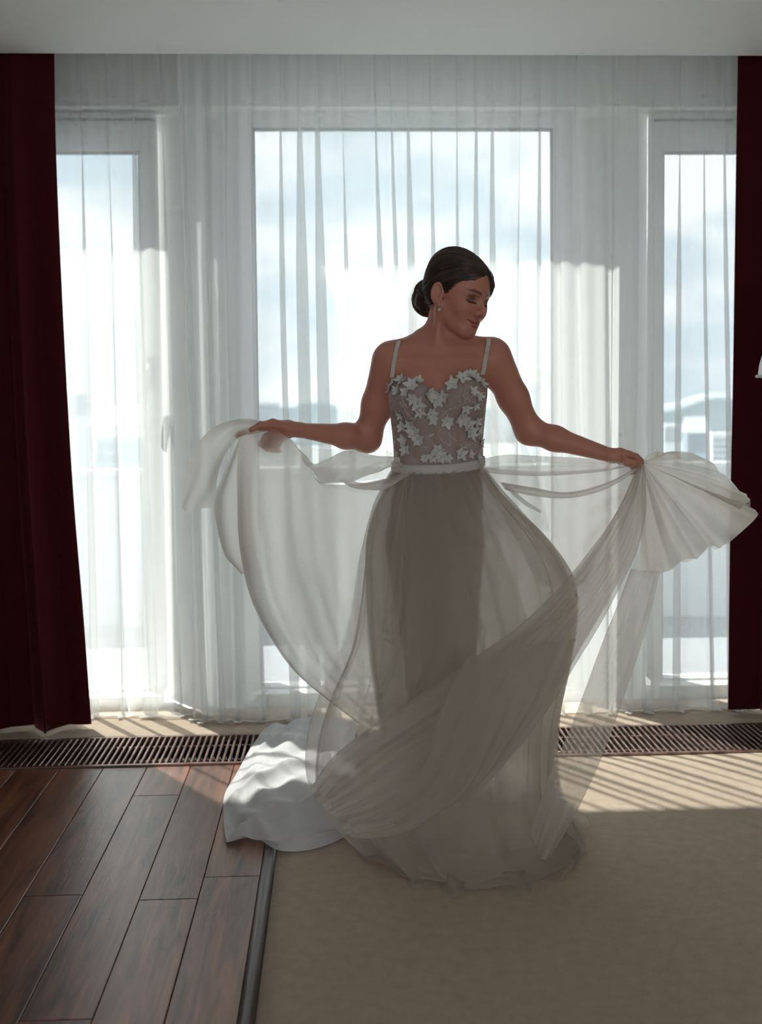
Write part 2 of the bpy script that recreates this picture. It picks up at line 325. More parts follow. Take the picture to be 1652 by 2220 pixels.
# carpets: thin slabs with a soft edge
def carpet(name, x0, x1, y0, y1, z, label):
    nx, ny = 60, 60; xs = np.linspace(x0, x1, nx); ys = np.linspace(y0, y1, ny); X, Y = np.meshgrid(xs, ys)
    Z = np.full_like(X, z); e = np.minimum(np.minimum(X-x0, x1-X), np.minimum(Y-y0, y1-Y)); Z -= .006*np.clip(1-e/.006, 0, 1)
    Z += .0008*np.sin(X*9+1)*np.sin(Y*7)
    v = np.stack([X, Y, Z], -1).reshape(-1, 3); f = gridfaces(ny, nx).tolist()
    bot = [(x0, y0, -.18), (x1, y0, -.18), (x1, y1, -.18), (x0, y1, -.18)]; nb = len(v); v = np.vstack([v, bot])
    f += [tuple(range(nx-1, -1, -1)) + (nb, nb+1), tuple(i*nx+nx-1 for i in range(ny-1, -1, -1)) + (nb+1, nb+2), tuple((ny-1)*nx+i for i in range(nx)) + (nb+2, nb+3), tuple(i*nx for i in range(ny)) + (nb+3, nb)]
    return tag(mesh(name, v, f, M_carpet), label, 'carpet')
carpet('carpet', X0+.035, XR-.005, YB+.005, 3.748, .004, 'beige carpet beside the dark planks, under the bride')
carpet('carpet', XL+.005, XR-.005, 4.078, 4.44, .004, 'narrow beige carpet strip between floor grilles and windows')

# ------------------------------------------------------------------ floor grilles
def grille(x0, x1, label):
    r = empty('floor_grille', ((x0+x1)/2, 3.912, 0)); tag(r, label, 'floor grille', 'floor heating grilles along the windows')
    ox, oy = r.location[0], r.location[1]
    ya, yb = 3.748-oy, 4.078-oy; a, b = x0-ox, x1-ox
    t = B(); t.box((a, ya, -.175), (b, yb, -.165)); t.box((a, ya, -.165), (b, ya+.006, -.02)); t.box((a, yb-.006, -.165), (b, yb, -.02)); t.box((a, ya, -.165), (a+.006, yb, -.02)); t.box((b-.006, ya, -.165), (b, yb, -.02))
    t.build('trench', M_dark, r)
    fr = B(); fr.box((a, ya, -.02), (b, ya+.012, .006)); fr.box((a, yb-.010, -.02), (b, yb, .003)); fr.build('frame', M_bar, r)
    for yy in (ya+.085, yb-.085):
        B().tube([(a, yy, -.012), (b, yy, -.012)], .0035, 6).build('cross_rod', M_bar, r, True)
    he = B().tube([(a+.05, -.03, -.10), (b-.05, -.03, -.10)], .014, 8); he.tube([(a+.05, .04, -.10), (b-.05, .04, -.10)], .014, 8); he = he.build('heater_pipe', M_fin, r, True)
    fb = B(); x = a+.1
    while x < b-.12: fb.box((x, -.075, -.145), (x+.0025, .085, -.055)); x += .011
    fb = fb.build('heater_fins', M_fin, r); fb['kind'] = 'stuff'
    me = bpy.data.meshes.new('bar'); bb = B(); wv = .0042; hh = .008
    bb.add([(-wv, ya+.012, -hh), (wv, ya+.012, -hh), (wv, yb-.01, -hh), (-wv, yb-.01, -hh), (-wv, ya+.012, hh*.5), (wv, ya+.012, hh*.5), (wv, yb-.01, hh*.5), (-wv, yb-.01, hh*.5), (-wv*.5, ya+.012, hh*.75), (wv*.5, ya+.012, hh*.75), (wv*.5, yb-.01, hh*.75), (-wv*.5, yb-.01, hh*.75)],
           [(0,1,5,4),(2,3,7,6),(1,2,6,5),(3,0,4,7),(4,5,9,8),(5,6,10,9),(6,7,11,10),(7,4,8,11),(8,9,10,11)])
    me.from_pydata(bb.v, [], bb.f); me.materials.append(M_bar)
    n = int((b-a)/.0216)
    for i in range(n):
        o = bpy.data.objects.new('bar', me); COL.objects.link(o); o.parent = r; o.location = (a+.012+i*.0216, 0, -.003)
grille(-1.62, 0.30, 'bronze floor grille bordering the dark wooden planks')
grille(0.302, 2.05, 'bronze floor grille bordering the open beige carpet')

# ------------------------------------------------------------------ curtains
def smooth_noise(n, step, seed):
    r = np.random.default_rng(seed); k = max(4, int(n/step)+4); c = r.uniform(-1, 1, k)
    return cr_resample(c, n, 0)
def sheer(name, x0, x1, Yc, ylo, yhi, label, seed, ns=900, nz=56, density=2.0, slant=0.0):
    """a rippled voile with overlapping pleats, falling from the ceiling recess and brushing the carpet"""
    Ls = (x1-x0); s = np.linspace(0, 1, ns)
    f1 = smooth_noise(ns, ns/(Ls*9), seed); f2 = smooth_noise(ns, ns/(Ls*9), seed+1); f3 = smooth_noise(ns, ns/(Ls*3), seed+2)
    ph = 2*np.pi*np.cumsum(11*(1+.6*f1))*Ls/ns
    z = np.linspace(0, 1, nz); G = np.zeros((nz, ns, 3)); top = ZC+.09
    r = np.random.default_rng(seed+5); g1 = smooth_noise(ns, ns/(Ls*5), seed+6); g2 = smooth_noise(ns, ns/(Ls*5), seed+7); g3 = smooth_noise(ns, ns/(Ls*7), seed+8); g4 = smooth_noise(ns, ns/(Ls*5), seed+9)
    for i, t in enumerate(z):            # t 0 top .. 1 floor
        amp = .027+.005*t+.016*f2*(.35+.65*t)
        ys = .017+.010*t+.006*f3
        drift = .035*g1*t+.03*g2*t*t+slant*t*t*np.exp(-((s-.27)/.12)**2)
        phi = ph+.8*g3*np.sin(2.2*t+g4*3)
        x = x0+Ls*s+amp*np.sin(phi)*(.55+.45*min(1, t*3))+drift+.006*np.sin(2*ph*1.7+4*t)*t
        y = Yc+ys*np.cos(phi)*(.4+.6*t)+.012*f3*t+.003*np.sin(ph*3.3+3*t)
        zz = top+(.012-top)*t
        G[i, :, 0] = x; G[i, :, 1] = y; G[i, :, 2] = zz
    # foot: the spare length bends out over the carpet
    k = 7
    foot = np.clip(smooth_noise(ns, ns/(Ls*6), seed+12)*.5+.45, .05, 1)
    ex = []
    for j in range(1, k+1):
        u = j/k; row = G[-1].copy(); row[:, 1] -= foot*.085*u; row[:, 0] += .03*g4*u; row[:, 2] = .009+.010*np.sin(u*3.1)*foot+.004*np.abs(np.sin(ph+u)); ex.append(row)
    G = np.concatenate([G, np.array(ex)], 0)
    G[:, :, 1] = np.clip(G[:, :, 1], ylo, yhi)
    r_ = mesh(name, G.reshape(-1, 3), gridfaces(len(G), ns), M_sheer)
    tag(r_, label, 'curtain', 'sheer curtains')
    H = G[-1]; hv = np.stack([H, H+np.array([0, -.010, .002]), H+np.array([0, -.011, .006])]); mesh('hem', hv.reshape(-1, 3), gridfaces(3, ns), M_hem, r_)
    for c in (0, -1):
        e = G[:, c]; ev = np.stack([e+np.array([-.006, -.001, 0]), e+np.array([.006, -.001, 0])], 1); mesh('side_hem', ev.reshape(-1, 3), gridfaces(len(e), 2), M_hem, r_)
    return r_
sheer('sheer_curtain', -1.42, -0.49, 4.345, 4.30, 4.425, 'white sheer curtain hanging beside the left burgundy drape', 3, ns=560)
sheer('sheer_curtain', -0.58, 1.98, 4.245, 4.20, 4.284, 'wide white sheer curtain hanging behind the bride', 21, ns=1500, slant=.10)
def velvet(name, edge, far, Yc, label, seed):
    """edge: the window-side outline as (x pixel, y pixel) from top to bottom; far: x of the other side"""
    nz, ns = 40, 260; E_ = cr_resample(np.array([W(a, b, Yc) for a, b in edge]), nz, 0)
    top = ZC+.09; G = np.zeros((nz, ns, 3)); s = np.linspace(0, 1, ns)
    n1 = smooth_noise(ns, ns/5, seed); ph = 2*np.pi*(s*4.6+.28*n1)
    for i in range(nz):
        t = i/(nz-1); x_e = E_[i, 0]; zz = top+(.022-top)*t
        amp = .018+.040*t
        x = x_e+(far-x_e)*s+.022*np.sin(2*ph+.6)*t*np.sin(math.pi*s)
        y = Yc-amp*np.cos(ph)-.02*t+.012*n1*t
        y += .05*np.exp(-s*26)       # selvedge turns back to the window
        G[i, :, 0] = x; G[i, :, 1] = np.minimum(y, min(Yc+.05, 4.196)); G[i, :, 2] = zz
    o = mesh(name, G.reshape(-1, 3), gridfaces(nz, ns), M_velvet); m = o.modifiers.new('thickness', 'SOLIDIFY'); m.thickness = .006; m.offset = 0
    hb = G[-1]; mesh('hem', np.stack([hb+[0, -.004, .0], hb+[0, -.0045, .05]]).reshape(-1, 3), gridfaces(2, ns), M_velvet, o)
    return tag(o, label, 'curtain', 'burgundy velvet drapes')
velvet('velvet_curtain', [(110, 80), (114, 300), (124, 550), (138, 850), (155, 1150), (176, 1400), (193, 1575)], -1.75, 4.15, 'burgundy velvet drape hanging over the dark planks side', 4)
velvet('velvet_curtain', [(1602, 90), (1598, 300), (1594, 600), (1590, 900), (1585, 1150), (1582, 1350), (1580, 1545)], 2.25, 4.19, 'burgundy velvet drape hanging over the open carpet side', 9)

# ------------------------------------------------------------------ outdoors
M_ground = pbr('far_ground', (0.42, 0.47, 0.47), 0.9, noise=(.02, .2)); M_par = pbr('parapet_plaster', (0.56, 0.59, 0.62), 0.8)  # far ground, hills and buildings: haze is put into the pale colours
M_tile = pbr('balcony_tile', (0.27, 0.29, 0.31), 0.8); M_hill = pbr('far_hill', (0.42, 0.50, 0.53), 0.9, noise=(.05, .15)); M_b1 = pbr('plaster_grey', (0.52, 0.56, 0.60), 0.9); M_b2 = pbr('plaster_white', (0.80, 0.81, 0.82), 0.8)
M_b3 = pbr('plaster_blue', (0.42, 0.50, 0.55), 0.9); M_gold = pbr('gilded_dome', (0.95, 0.75, 0.48), 0.3, metal=0.55); M_win = pbr('far_window', (0.22, 0.27, 0.31), 0.3)
struct(B().box((-4, 4.86, -.16), (5, 6.35, -.02)).build('balcony_floor', M_tile), 'pale balcony floor outside the windows')
zp = W(300, 1018, 6.2)[2]
pa = B().box((-4, 6.2, -.02), (5, 6.32, zp-.03)); pa.box((-4, 6.16, zp-.03), (5, 6.36, zp)); struct(pa.build('balcony_parapet', M_par), 'pale solid balcony parapet outside the windows')
struct(B().box((-1500, 30, -26), (1500, 3000, -25)).build('city_ground', M_ground))
def building(px0, px1, pyt, Y, m, label, roof='flat', depth=None, floors=4, cols=5):
    a = W(px0, pyt, Y); b = W(px1, pyt, Y); x0, x1, zt = a[0], b[0], a[2]; d = depth or (x1-x0)*.8; zb = -25
    r = empty('far_building', ((x0+x1)/2, Y, zb)); tag(r, label, 'building', 'distant city buildings')
    h = zt-zb; hw = (x1-x0)/2
    B().box((-hw, 0, 0), (hw, d, h)).build('wall', m, r)
    if roof == 'flat': B().box((-hw*1.03, -.3, h), (hw*1.03, d+.3, h+h*.012)).build('roof', M_b2, r)
    else: B().add([(-hw*1.05, -.5, h), (hw*1.05, -.5, h), (hw*1.05, d, h), (-hw*1.05, d, h), (-hw*1.05, d/2, h*1.06), (hw*1.05, d/2, h*1.06)], [(0,1,5,4),(2,3,4,5),(0,4,3),(1,2,5),(0,3,2,1)]).build('roof', M_b2, r)
    wb = B(); ww = 2*hw/(cols*1.8); me = None
    for i in range(cols):
        for j in range(floors):
            o = None
            x = -hw+(i+.5)*2*hw/cols; z = h-(j+.8)*ww*2.1
            if me is None:
                o = B().box((-ww/2, -.12, -ww*.6), (ww/2, .05, ww*.6)).build('window', M_win, r); me = o.data
            else: o = link('window', me, None, r)
            o.location = (x, 0, z)
    return r
building(146, 198, 852, 90, M_b1, 'grey tower block outside, beside the left drape')
building(205, 318, 948, 62, M_b3, 'blue grey house outside, under white roofs at left')
building(196, 330, 922, 85, M_b2, 'low white roofed hall outside at far left', 'gable')
building(556, 606, 876, 150, M_b1, 'grey block on the skyline above her bent forearm')
building(606, 640, 884, 190, M_b3, 'small slate block on the skyline right of the grey block')
building(735, 775, 888, 130, M_b1, 'pale block on the skyline beside her elbow')
building(1165, 1200, 800, 110, M_b1, 'slim grey tower outside, right of the gilded dome', cols=3)
building(1440, 1475, 925, 120, M_b2, 'white house outside, left of the right balcony door')
building(1490, 1535, 938, 95, M_b3, 'slate house with white roof outside right balcony door', 'gable')
building(1545, 1600, 945, 110, M_b2, 'pale house outside, beside the right drape')
def church():
    a = W(1146, 830, 100); R = (W(1168, 830, 100)[0]-W(1124, 830, 100)[0])/2; r = empty('church', (a[0], 100, -25)); zt = a[2]+25
    tag(r, 'domed church outside with gilded onion dome and cross', 'church')
    B().lathe([(R*.86, 0), (R*.86, zt-.4), (R*1.1, zt-.3), (R*1.1, zt)], n=20).build('drum', M_b3, r, True)
    d = B().lathe([(R*1.05, zt), (R*1.08, zt+R*.5), (R*.95, zt+R*1.0), (R*.65, zt+R*1.4), (R*.3, zt+R*1.75), (R*.14, zt+R*2.1), (R*.14, zt+R*2.4), (0, zt+R*2.6)], n=20).build('dome', M_gold, r, True)
    c = B().box((-.06, -.06, zt+R*2.5), (.06, .06, zt+R*4.2)); c.box((-R*.4, -.06, zt+R*3.5), (R*.4, .06, zt+R*3.62)); c.build('cross', M_gold, d)
church()
hv = []; nx = 140
for i in range(nx):
    px = -300+i*17; t = px/1652
    y = 893-10*math.sin(px*.012)-6*math.sin(px*.037+1)-(26*math.exp(-((px-1560)/150)**2))-(6*math.exp(-((px-660)/60)**2))
    a = W(px, y, 620); hv += [(a[0], 620, -26), (a[0], 620, a[2]), (a[0]*1.2, 760, a[2]+3), (a[0]*1.5, 1000, -26)]
struct(mesh('far_hills', hv, gridfaces(nx, 4), M_hill), 'wooded hills on the horizon, haze painted into their pale colour')

# ------------------------------------------------------------------ the bride: implicit body surface, one continuous mesh
def vlen(a): return np.sqrt(np.einsum('...i,...i->...', a, a))
f32 = np.float32
def s_sphere(P, c, r): return vlen(P-np.asarray(c, f32))-f32(r)
def s_ell(P, c, r, A=None):
    q = P-np.asarray(c, f32)
    r = np.asarray(r, f32); k0 = vlen(q/r); k1 = vlen(q/(r*r)); return k0*(k0-1)/(k1+1e-9)
def s_cone(P, a, b, r1, r2):
    a = np.asarray(a, f32); ba = np.asarray(b, f32)-a; pa = P-a; h = np.clip((pa @ ba)*f32(1/np.dot(ba, ba)), 0, 1)
    return vlen(pa-h[:, None]*ba)-(f32(r1)+f32(r2-r1)*h)
def smin(a, b, k): h = np.maximum(k-np.abs(a-b), 0); return np.minimum(a, b)-h*h*f32(.25/k)
def smax(a, b, k): return -smin(-a, -b, k)
def axis_grid(*seg):
    o = [np.array([seg[0][0]])]
    for a, b, s in seg: n = max(1, int(round((b-a)/s))); o.append(a+(b-a)*np.arange(1, n+1)/n)
    return np.concatenate(o)
def field(xs, ys, zs, f, blk=7):
    """evaluate f only near its surface"""
    ix = np.unique(np.r_[np.arange(0, len(xs), blk), len(xs)-1]); iy = np.unique(np.r_[np.arange(0, len(ys), blk), len(ys)-1]); iz = np.unique(np.r_[np.arange(0, len(zs), blk), len(zs)-1])
    D = np.full((len(xs), len(ys), len(zs)), 1.0, np.float32)
    cx, cy_, cz = (xs[ix][1:]+xs[ix][:-1])/2, (ys[iy][1:]+ys[iy][:-1])/2, (zs[iz][1:]+zs[iz][:-1])/2
    C = np.stack(np.meshgrid(cx, cy_, cz, indexing='ij'), -1); d = f(C.reshape(-1, 3)).reshape(C.shape[:3])
    hx, hy, hz = np.diff(xs[ix])/2, np.diff(ys[iy])/2, np.diff(zs[iz])/2
    rad = np.sqrt(hx[:, None, None]**2+hy[None, :, None]**2+hz[None, None, :]**2)
    act = np.argwhere(np.abs(d) < rad*1.35+.004)
    for a, b, c in np.argwhere(d < 0): D[ix[a]:ix[a+1]+1, iy[b]:iy[b+1]+1, iz[c]:iz[c+1]+1] = -1.0
    pts = []; sl = []; tot = 0
    def flush():
        if not pts: return
        v = f(np.concatenate(pts).astype(f32)); o = 0
        for s, n, shp in sl: D[s] = v[o:o+n].reshape(shp); o += n
        pts.clear(); sl.clear()
    for a, b, c in act:
        s = (slice(ix[a], ix[a+1]+1), slice(iy[b], iy[b+1]+1), slice(iz[c], iz[c+1]+1))
        X = np.stack(np.meshgrid(xs[s[0]], ys[s[1]], zs[s[2]], indexing='ij'), -1); pts.append(X.reshape(-1, 3)); sl.append((s, X.size//3, X.shape[:3])); tot += X.size//3
        if tot > 400000: flush(); tot = 0
    flush(); return D
def surface_nets(xs, ys, zs, D):
    S = D < 0; c = np.zeros(tuple(n-1 for n in S.shape), np.uint8); n0, n1, n2 = c.shape
    offs = [(i, j, k) for i in (0, 1) for j in (0, 1) for k in (0, 1)]
    for i, j, k in offs: c += S[i:n0+i, j:n1+j, k:n2+k]
    A = np.argwhere((c > 0) & (c < 8)); idx = np.full(c.shape, -1, np.int32); idx[A[:, 0], A[:, 1], A[:, 2]] = np.arange(len(A))
    val = np.stack([D[A[:, 0]+i, A[:, 1]+j, A[:, 2]+k] for i, j, k in offs], 1)
    acc = np.zeros((len(A), 3)); cnt = np.zeros(len(A)); O = np.array(offs)
    for a in range(8):
        for b in range(a+1, 8):
            if np.abs(O[a]-O[b]).sum() != 1: continue
            m = (val[:, a] < 0) != (val[:, b] < 0); t = val[:, a]/np.where(m, val[:, a]-val[:, b], 1)
            acc += np.where(m[:, None], O[a]+t[:, None]*(O[b]-O[a]), 0); cnt += m
    l = acc/cnt[:, None]
    V = np.stack([g[A[:, d]]+l[:, d]*(g[A[:, d]+1]-g[A[:, d]]) for d, g in enumerate((xs, ys, zs))], 1)
    Fs = []
    for d in range(3):
        e1, e2 = [(1, 2), (2, 0), (0, 1)][d]
        s0 = [slice(None)]*3; s1 = [slice(None)]*3; s0[d] = slice(0, -1); s1[d] = slice(1, None)
        df = S[tuple(s0)] != S[tuple(s1)]; E_ = np.argwhere(df)
        E_ = E_[(E_[:, e1] > 0) & (E_[:, e2] > 0) & (E_[:, e1] < S.shape[e1]-1) & (E_[:, e2] < S.shape[e2]-1)]
        q = []
        for a, b in ((1, 1), (0, 1), (0, 0), (1, 0)):
            t = E_.copy(); t[:, e1] -= a; t[:, e2] -= b; q.append(idx[t[:, 0], t[:, 1], t[:, 2]])
        q = np.stack(q, 1); flip = ~S[E_[:, 0], E_[:, 1], E_[:, 2]]; q[flip] = q[flip][:, ::-1]; Fs.append(q)
    Fq = np.concatenate(Fs); return V, Fq[(Fq >= 0).all(1)]
def quadmesh(name, V, Fq, mat, parent):
    me = bpy.data.meshes.new(name); me.vertices.add(len(V)); me.vertices.foreach_set('co', V.astype(np.float32).ravel())
    me.loops.add(Fq.size); me.loops.foreach_set('vertex_index', Fq.astype(np.int32).ravel())
    me.polygons.add(len(Fq)); me.polygons.foreach_set('loop_start', np.arange(0, Fq.size, 4, dtype=np.int32))
    me.polygons.foreach_set('use_smooth', np.ones(len(Fq), bool)); me.update(calc_edges=True); me.validate()
    return link(name, me, mat, parent)

YBODY = 3.10
def PB(px, py, dy=0.0): return W(px, py, YBODY+dy)
# --- head frame (x = her left, f = forward, z = up)
HROT = RZ(math.radians(43)) @ RX(math.radians(15)) @ RY(math.radians(6)) @ np.diag([1, -1, 1]); HO = np.array([0.3485, 3.08, 1.5315]); HS = 0.965
_H32, _O32 = (HROT/HS).astype(np.float32), HO.astype(np.float32)
def to_head(P): return (P-_O32.astype(P.dtype)) @ _H32.astype(P.dtype)
def from_head(q): return HO+HS*(np.asarray(q) @ HROT.T)
def head_sdf(P):
    q = to_head(P); x, f, z = q[:, 0], q[:, 1], q[:, 2]; m = q.copy(); m[:, 0] = np.abs(x)     # mirrored
    d = s_ell(q, (0, -.012, .036), (.070, .092, .076))
    d = smin(d, s_ell(q, (0, .030, .012), (.062, .056, .075)), .03)
    d = smin(d, s_ell(q, (0, .030, -.040), (.053, .052, .062)), .03)
    d = smin(d, s_cone(m, (.050, -.002, -.052), (.014, .060, -.091), .017, .017), .03)
    d = smin(d, s_ell(q, (0, .066, -.092), (.019, .018, .017)), .022)
    d = smin(d, s_ell(m, (.034, .058, -.032), (.025, .022, .026)), .022)               # cheeks
    d = smin(d, s_cone(m, (.044, .062, .016), (.010, .079, .017), .009, .008), .016)    # brow ridge
    d = smax(d, -s_ell(m, (.0315, .0925, -.002), (.017, .0145, .0115)), .012)           # sockets
    d = smin(d, s_ell(m, (.0315, .0655, -.004), (.0145, .0135, .0125)), .004)           # closed lids
    d = smax(d, -s_cone(m, (.019, .083, .0075), (.044, .072, .006), .0016, .0012), .004)  # lid crease
    d = smin(d, s_cone(q, (0, .082, .010), (0, .1015, -.028), .0068, .0082), .012)       # nose bridge
    d = smin(d, s_ell(q, (0, .1050, -.0335), (.0092, .0100, .0088)), .009)
    d = smin(d, s_ell(m, (.0125, .0935, -.0375), (.0068, .0090, .0076)), .006)
    d = smax(d, -s_ell(m, (.0068, .0985, -.0450), (.0036, .0052, .0034)), .003)
    d = smin(d, s_ell(q, (0, .074, -.064), (.026, .017, .020)), .014)                   # muzzle
    sm = .0060*(np.abs(x)/.026)**2                                                      # smile lifts the corners
    ql = m.copy(); ql[:, 2] = z-sm; 
    d = smin(d, s_cone(ql, (.0045, .0915, -.0605), (.0255, .0755, -.0665), .0054, .0022), .004)
    d = smin(d, s_cone(ql, (.0, .0905, -.0725), (.0225, .0770, -.0690), .0060, .0024), .005)
    d = smax(d, -s_cone(ql, (0, .099, -.0665), (.0280, .0780, -.0668), .0013, .0013), .003)
    d = smax(d, -s_ell(q, (0, .093, -.0835), (.016, .006, .0045)), .008)                # under the lip
    # ears
    e = m-np.array([.0715, -.008, -.010]); a = math.radians(14); ca, sa = math.cos(a), math.sin(a)
    ef = e[:, 1]*ca+e[:, 2]*sa*.35; ez = e[:, 2]*ca-e[:, 1]*sa*.35; ex = e[:, 0]+e[:, 1]*.45
    E3 = np.stack([ex, ef, ez], 1)
    ear = s_ell(E3, (.004, -.004, .002), (.0075, .0170, .0300)); ear = smin(ear, s_ell(E3, (.002, .002, -.024), (.006, .009, .010)), .008)
    ear = smax(ear, -s_ell(E3, (.0100, -.001, .003), (.0085, .0108, .0205)), .003)
    ear = smin(ear, s_cone(E3, (.004, .008, -.006), (.004, .010, .004), .0038, .003), .004)
    ear = smin(ear, s_cone(E3, (.0035, -.004, .016), (.0035, -.008, -.010), .0032, .0028), .004)
    return smin(d, ear, .006)*HS
# --- torso: stacked ellipses, half width / half depth by height
_T = np.array([  # z, half width, half depth, x centre (pixel), y offset
    (.66, .095, .090, 938, .02), (.80, .118, .105, 940, .02), (.90, .130, .106, 944, .015), (.98, .128, .098, 948, .005), (1.065, .118, .086, 950, 0), (1.13, .119, .086, 949, 0),
    (1.19, .125, .090, 949, 0), (1.25, .131, .093, 949, .003), (1.31, .134, .088, 951, .008), (1.355, .128, .074, 953, .014), (1.395, .090, .055, 954, .022), (1.43, .052, .045, 955, .028)])
def torso_sdf(P, bust=True):
    z = np.clip(P[:, 2], _T[0, 0], _T[-1, 0]); a = np.interp(z, _T[:, 0], _T[:, 1]); b = np.interp(z, _T[:, 0], _T[:, 2])
    cx = PB(950, 900)[0]+(np.interp(z, _T[:, 0], _T[:, 3])-950)/774; cyy = YBODY+np.interp(z, _T[:, 0], _T[:, 4])
    a, b, cx, cyy = (np.asarray(k_, P.dtype) for k_ in (a, b, cx, cyy)); u = np.abs(P[:, 0]-cx)/a; v = np.abs(P[:, 1]-cyy)/b; k = np.sqrt(np.sqrt(u**4+v**4+1.5*u*u*v*v))
    d = (k-1)*np.minimum(a, b)*.92; dz = np.maximum(np.maximum(_T[0, 0]-P[:, 2], P[:, 2]-_T[-1, 0]), 0); d = np.where(dz > 0, np.sqrt(np.maximum(d, 0)**2+dz**2), d)
    if bust:
        for (px, py) in ((899, 858), (1001, 852)): d = smin(d, s_ell(P, PB(px, py, -.056), (.058, .056, .060)), .030)
        d = smax(d, -s_ell(P, PB(951, 846, -.135), (.018, .040, .075)), .03)
    return d
SHR, SHL = PB(846, 782, .015), PB(1070, 774, .015)
ELR, ELL = PB(796, 951, .085), PB(1147, 934, .075)
WRR, WRL = PB(648, 932, -.045), PB(1326, 988, -.03)
def arm(P, S, E_, Wr, sgn, d):
    m = S*.45+E_*.55
    d = smin(d, s_cone(P, S, m, .050, .0425), .035); d = smin(d, s_cone(P, m, E_, .0425, .0365), .02)
    fm = E_*.68+Wr*.32
    d = smin(d, s_cone(P, E_, fm, .0365, .0345), .028); d = smin(d, s_cone(P, fm, Wr, .0345, .0195), .02)
    return d
def chain(P, d, pts, r, k=.006):
    for (a, b), (ra, rb) in zip(zip(pts[:-1], pts[1:]), zip(r[:-1], r[1:])): d = smin(d, s_cone(P, a, b, ra, rb), k)
    return d
def hand_R(P):      # screen left: thumb on top, index reaching out, the rest curled round the tulle
    h = lambda px, py, dy: PB(px, py, dy)
    d = s_cone(P, h(650, 932, -.045), h(625, 929, -.055), .0195, .0200)
    d = smin(d, s_cone(P, h(625, 926, -.052), h(596, 923, -.050), .0185, .0165), .012)
    d = smin(d, s_cone(P, h(622, 938, -.045), h(598, 942, -.036), .0170, .0150), .014)
    d = chain(P, d, [h(622, 926, -.066), h(592, 918, -.082), h(566, 922, -.092), h(545, 931, -.094)], (.0130, .0118, .0098, .0072), .008)
    d = chain(P, d, [h(594, 926, -.046), h(570, 928, -.046), h(545, 933, -.050), h(526, 938, -.060), h(514, 944, -.066)], (.0110, .0094, .0085, .0078, .0066))
    d = chain(P, d, [h(597, 937, -.036), h(576, 947, -.030), h(566, 962, -.040), h(574, 970, -.056)], (.0112, .0095, .0086, .0072))
    d = chain(P, d, [h(604, 944, -.032), h(588, 958, -.026), h(580, 972, -.038), h(590, 977, -.054)], (.0108, .0092, .0084, .0070))
    d = chain(P, d, [h(613, 948, -.032), h(602, 963, -.026), h(597, 974, -.038), h(606, 978, -.050)], (.0100, .0082, .0075, .0062))
    return d
def hand_L(P):      # screen right: pinching the gathered tulle
    h = lambda px, py, dy: PB(px, py, dy)
    d = s_cone(P, h(1326, 988, -.030), h(1344, 988, -.028), .0185, .0190)
    d = smin(d, s_cone(P, h(1344, 985, -.026), h(1366, 988, -.018), .0170, .0140), .012)
    d = smin(d, s_cone(P, h(1344, 994, -.018), h(1364, 998, -.004), .0160, .0130), .012)
    d = chain(P, d, [h(1342, 995, -.042), h(1358, 1001, -.056), h(1375, 1004, -.058), h(1390, 1003, -.052)], (.0115, .0105, .0088, .0066), .008)
    d = chain(P, d, [h(1364, 985, -.030), h(1379, 990, -.040), h(1388, 998, -.044), h(1392, 1004, -.044)], (.0105, .0088, .0076, .0062))
    d = chain(P, d, [h(1366, 990, -.016), h(1382, 997, -.018), h(1388, 1008, -.026), h(1384, 1016, -.034)], (.0105, .0090, .0080, .0066))
    d = chain(P, d, [h(1366, 998, -.004), h(1380, 1007, -.004), h(1383, 1018, -.014), h(1377, 1024, -.022)], (.0100, .0086, .0076, .0064))
    d = chain(P, d, [h(1362, 1003, .006), h(1373, 1013, .008), h(1375, 1022, .000), h(1370, 1027, -.008)], (.0092, .0076, .0068, .0056))
    return d
NB, NT = PB(954, 762, .030), PB(968, 672, .005)
